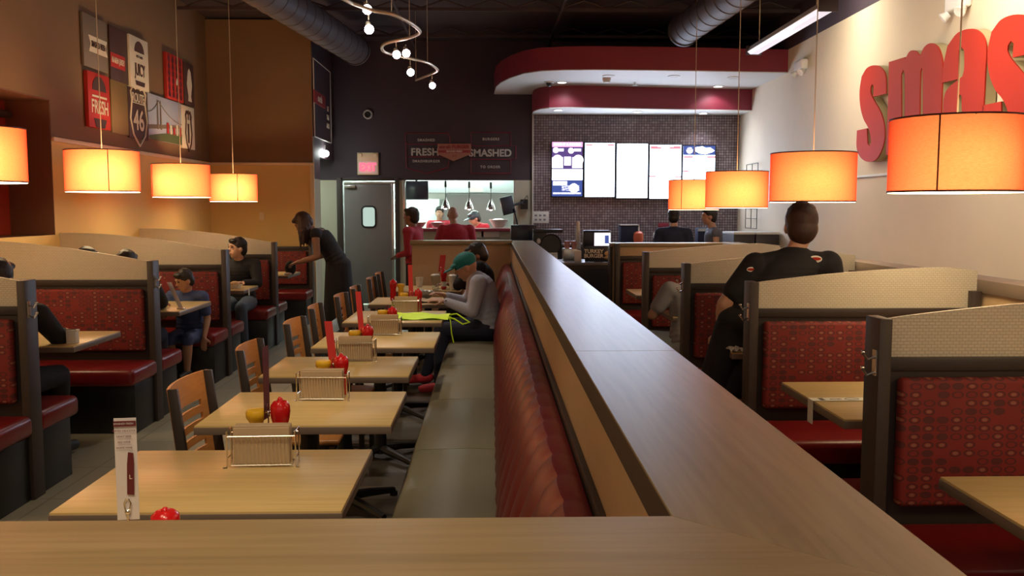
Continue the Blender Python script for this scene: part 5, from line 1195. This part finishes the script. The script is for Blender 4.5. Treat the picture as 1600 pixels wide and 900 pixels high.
# old man with teal cap
t, j, H, hb = person('man in teal cap and pale grey shirt eating on the bench', (-.02, 7.62, 0), PI / 2 , SIT,
       dict(pel=(0, .0, .57), chest=(0, .04, .86), neck=(0, .14, 1.0), head=(0, .20, 1.075), face=(0, .9, -.45), hu=(0, .3, .95), sL=(-.18, .09, .95), sR=(.17, .09, .95), eL=(-.24, .14, .72), eR=(.2, .20, .75), wL=(-.17, .37, .80), wR=(.10, .38, .82), dL=(.15, 1, .15), nL=(.3, 0, -1), kL=(-.13, .40, .55), kR=(.12, .40, .55), aL=(-.16, .42, .10), aR=(.08, .56, .13)),
       skin='skinC', top=('long', 'clothG'), bottom='clothN', hair=('bald', 'hairD'), shoe='shoeR', vox=.008, eyes=True, bd=1.05)
T = MB(); T.ball(H(0, -.012, .048), (.089, .104, .080), 22, 14, hb); T.ball(H(0, .075, .052), (.070, .050, .022), 16, 8, hb)
T.ball(H(0, .13, .040), (.066, .070, .009), 18, 8, hb); c_ = remesh(T, 'baseball_cap', M_['teal'], t, .006, 2)
MB().tube([t_ for t_ in (H(-.075, .07, .01), H(-.078, .02, .015), H(-.08, -.01, .01))], .003, 6).build('glasses_arm', M_['chrome'], t)
MB().ball(V((-.19, .36, .81)), (.03, .01, .006)).build('watch', M_['black'], t)
# person behind him
person('dark haired person in black with raised forearm behind the teal cap man', (-.05, 9.0, 0), PI / 2, SIT,
       dict(head=(0, .10, 1.10), neck=(0, .06, 1.0), face=(0, 1, -.5), eL=(-.22, .28, .82), wL=(-.08, .22, 1.02), dL=(.2, -.2, 1), nL=(0, -1, 0)), skin='skinB', top=('long', 'clothK'), bottom='clothK', vox=.011)
# staff by the pass
person('red shirted worker with dark bun standing left of the beige end partition', (PX(648, 11.9), 11.9, 0), 1.2, STAND, dict(head=(0, .05, 1.46), neck=(0, .03, 1.32), chest=(0, .02, 1.16), sL=(-.16, .02, 1.27), sR=(.16, .02, 1.27), eL=(-.2, .0, 1.0), eR=(.2, 0, 1.0), wL=(-.1, .2, .95), wR=(.1, .2, .95), pel=(0, 0, .85), hL=(-.08, 0, .82), hR=(.08, 0, .82)), skin='skinB', top=('long', 'clothR'), bottom='clothK', hair=('short', 'hairD'), vox=.012, bd=.9)
person('bald man in red shirt standing at the kitchen pass', (PX(712, 12.9), 13.12, 0), .25, STAND, dict(head=(-.04, .06, 1.48), neck=(-.02, .0, 1.33), chest=(0, 0, 1.17), sL=(-.20, 0, 1.26), sR=(.20, 0, 1.26), eL=(-.27, .08, 1.02), eR=(.27, .08, 1.0), wL=(-.2, .3, 1.0), wR=(.2, .3, 1.0), pel=(0, 0, .86)), skin='skinC', top=('tee', 'clothR'), bottom='clothK', hair=('bald', 'hairD'), vox=.012, bd=1.2)
person('kitchen worker whose dark haired head shows left of the bald man', (PX(687, 16.2), 16.2, 0), PI, STAND, dict(), skin='skinC', top=('tee', 'clothR'), hair=('short', 'hairD'), vox=.013, sc_=.93)
t, j, H, hb = person('cook in dark cap and red shirt bending inside the kitchen pass', (PX(762, 15.15), 15.15, 0), PI * .62, STAND, dict(head=(0, .24, 1.40), neck=(0, .16, 1.30), chest=(0, .08, 1.15), sL=(-.17, .1, 1.26), sR=(.17, .1, 1.26), eL=(-.24, .12, 1.0), eR=(.24, .12, 1.0), wL=(-.1, .35, 1.0), wR=(.1, .35, 1.0), pel=(0, 0, .88), face=(0, .9, -.4)), skin='skinC', top=('tee', 'clothR'), hair=('short', 'hairD'), vox=.012)
T = MB(); T.ball(H(0, -.012, .048), (.092, .106, .080), 18, 12, hb); T.ball(H(0, .12, .045), (.066, .07, .01), 14, 8, hb); remesh(T, 'baseball_cap', M_['tealbag'], t, .009, 2)
# right side
t, j, H, hb = person('big man in black logo t-shirt standing in the right booths', (1.72, 5.12, 0), -.0, STAND,
       dict(pel=(-.22, -.02, .93), chest=(-.03, 0, 1.16), neck=(.02, .02, 1.33), head=(.075, .05, 1.462), face=(.22, 1, -.12), sL=(-.20, 0, 1.24), sR=(.22, 0, 1.25), eL=(-.37, .02, 1.02), eR=(.30, .05, 1.0), wL=(-.36, .14, .84), wR=(.28, .22, .84), hL=(-.32, 0, .88), hR=(-.13, 0, .88), kL=(-.45, .04, .48), kR=(-.36, .05, .48), aL=(-.50, -.02, .08), aR=(-.42, .12, .08)),
       skin='skinA', top=('tee', 'clothK'), bottom='clothK', hair=('short', 'hairB'), vox=.008, bd=1.16, hs_=1.12)
def back_hit(t, px_, py_, dy):
    p = atY(px_, py_, 5.12 - dy) - t.location; return p
def logo(pt, n, s, parent):
    n = V(n).normalized(); u = V((0, 0, 1)).cross(n).normalized() * 1; 
    b_ = MB(); b_.ball(pt, (.030 * s, .004, .016 * s), 16, 8); b_.build('logo_oval', M_['paper'], parent); MB().ball(V(pt) + n * .002, (.026 * s, .004, .009 * s), 14, 8).build('logo_band', M_['letter'], parent)
for px_, py_, sc__, dy in ((1274, 405, 1.3, .19),):
    bpy.context.view_layer.update()
    sh_ = [c for c in t.children if c.name.startswith('shirt')][0]; o_ = Vector((0, 0, CH)) - t.location; d_ = ray(px_, py_).normalized()
    ok, loc_, nrm, _i = sh_.ray_cast(o_, d_)
    if ok: logo(loc_ - d_ * .002, nrm, sc__, sh_)
    ok, loc_, nrm, _i = sh_.ray_cast(o_, ray(1174, 421).normalized())
    if ok: logo(loc_, nrm, .9, sh_)
# person in grey, eating
person('person in grey shirt eating, mostly hidden behind the third right booth post', (1.50, 6.66, 0), .18, SIT,
       dict(head=(.12, .22, 1.0), neck=(.08, .16, .93), chest=(.02, .10, .80), face=(.2, 1, -.6), sL=(-.12, .14, .95), sR=(.2, .14, .93), eL=(-.25, .16, .76), wL=(-.06, .34, .82), eR=(.25, .2, .76), kL=(-.20, .36, .55), aL=(-.22, .34, .1)), skin='skinC', top=('tee', 'clothW'), bottom='ltblue', hair=('short', 'hairD'), vox=.009)
t = thing('burger', 'burger held over the table by the person in grey', 'burger', (1.36, 7.0, .86)); MB().ball((0, 0, 0), (.05, .045, .02)).build('bun', M_['food'], t); MB().ball((-.01, -.01, -.012), (.045, .04, .014)).build('wrapper', M_['paper'], t)
person('customer in black t-shirt with short dark hair at the counter', (PX(1053, 12.4), 12.4, 0), -.3, STAND, dict(head=(0, .03, 1.46), neck=(0, 0, 1.31), chest=(0, 0, 1.15), sL=(-.19, 0, 1.24), sR=(.19, 0, 1.24), eL=(-.25, .0, .98), eR=(.25, 0, .98), pel=(0, 0, .85), wL=(-.2, .2, .95), wR=(.2, .2, .95)), skin='skinA', top=('tee', 'clothN'), bottom='clothK', vox=.011)
person('customer in grey tank top facing left at the counter', (PX(1118, 12.2), 12.3, 0), PI / 2, STAND, dict(head=(0, .06, 1.46), neck=(0, 0, 1.31), chest=(0, 0, 1.15), sL=(-.17, 0, 1.24), sR=(.17, 0, 1.24), eL=(-.2, .0, .98), eR=(.2, 0, .98), pel=(0, 0, .85), wL=(-.15, .2, .9), wR=(.15, .2, .9)), skin='skinC', top=('tank', 'tank'), bottom='clothK', hair=('short', 'hairD'), vox=.011, bd=.92)
bpy.data.scenes.remove(BENCHS)
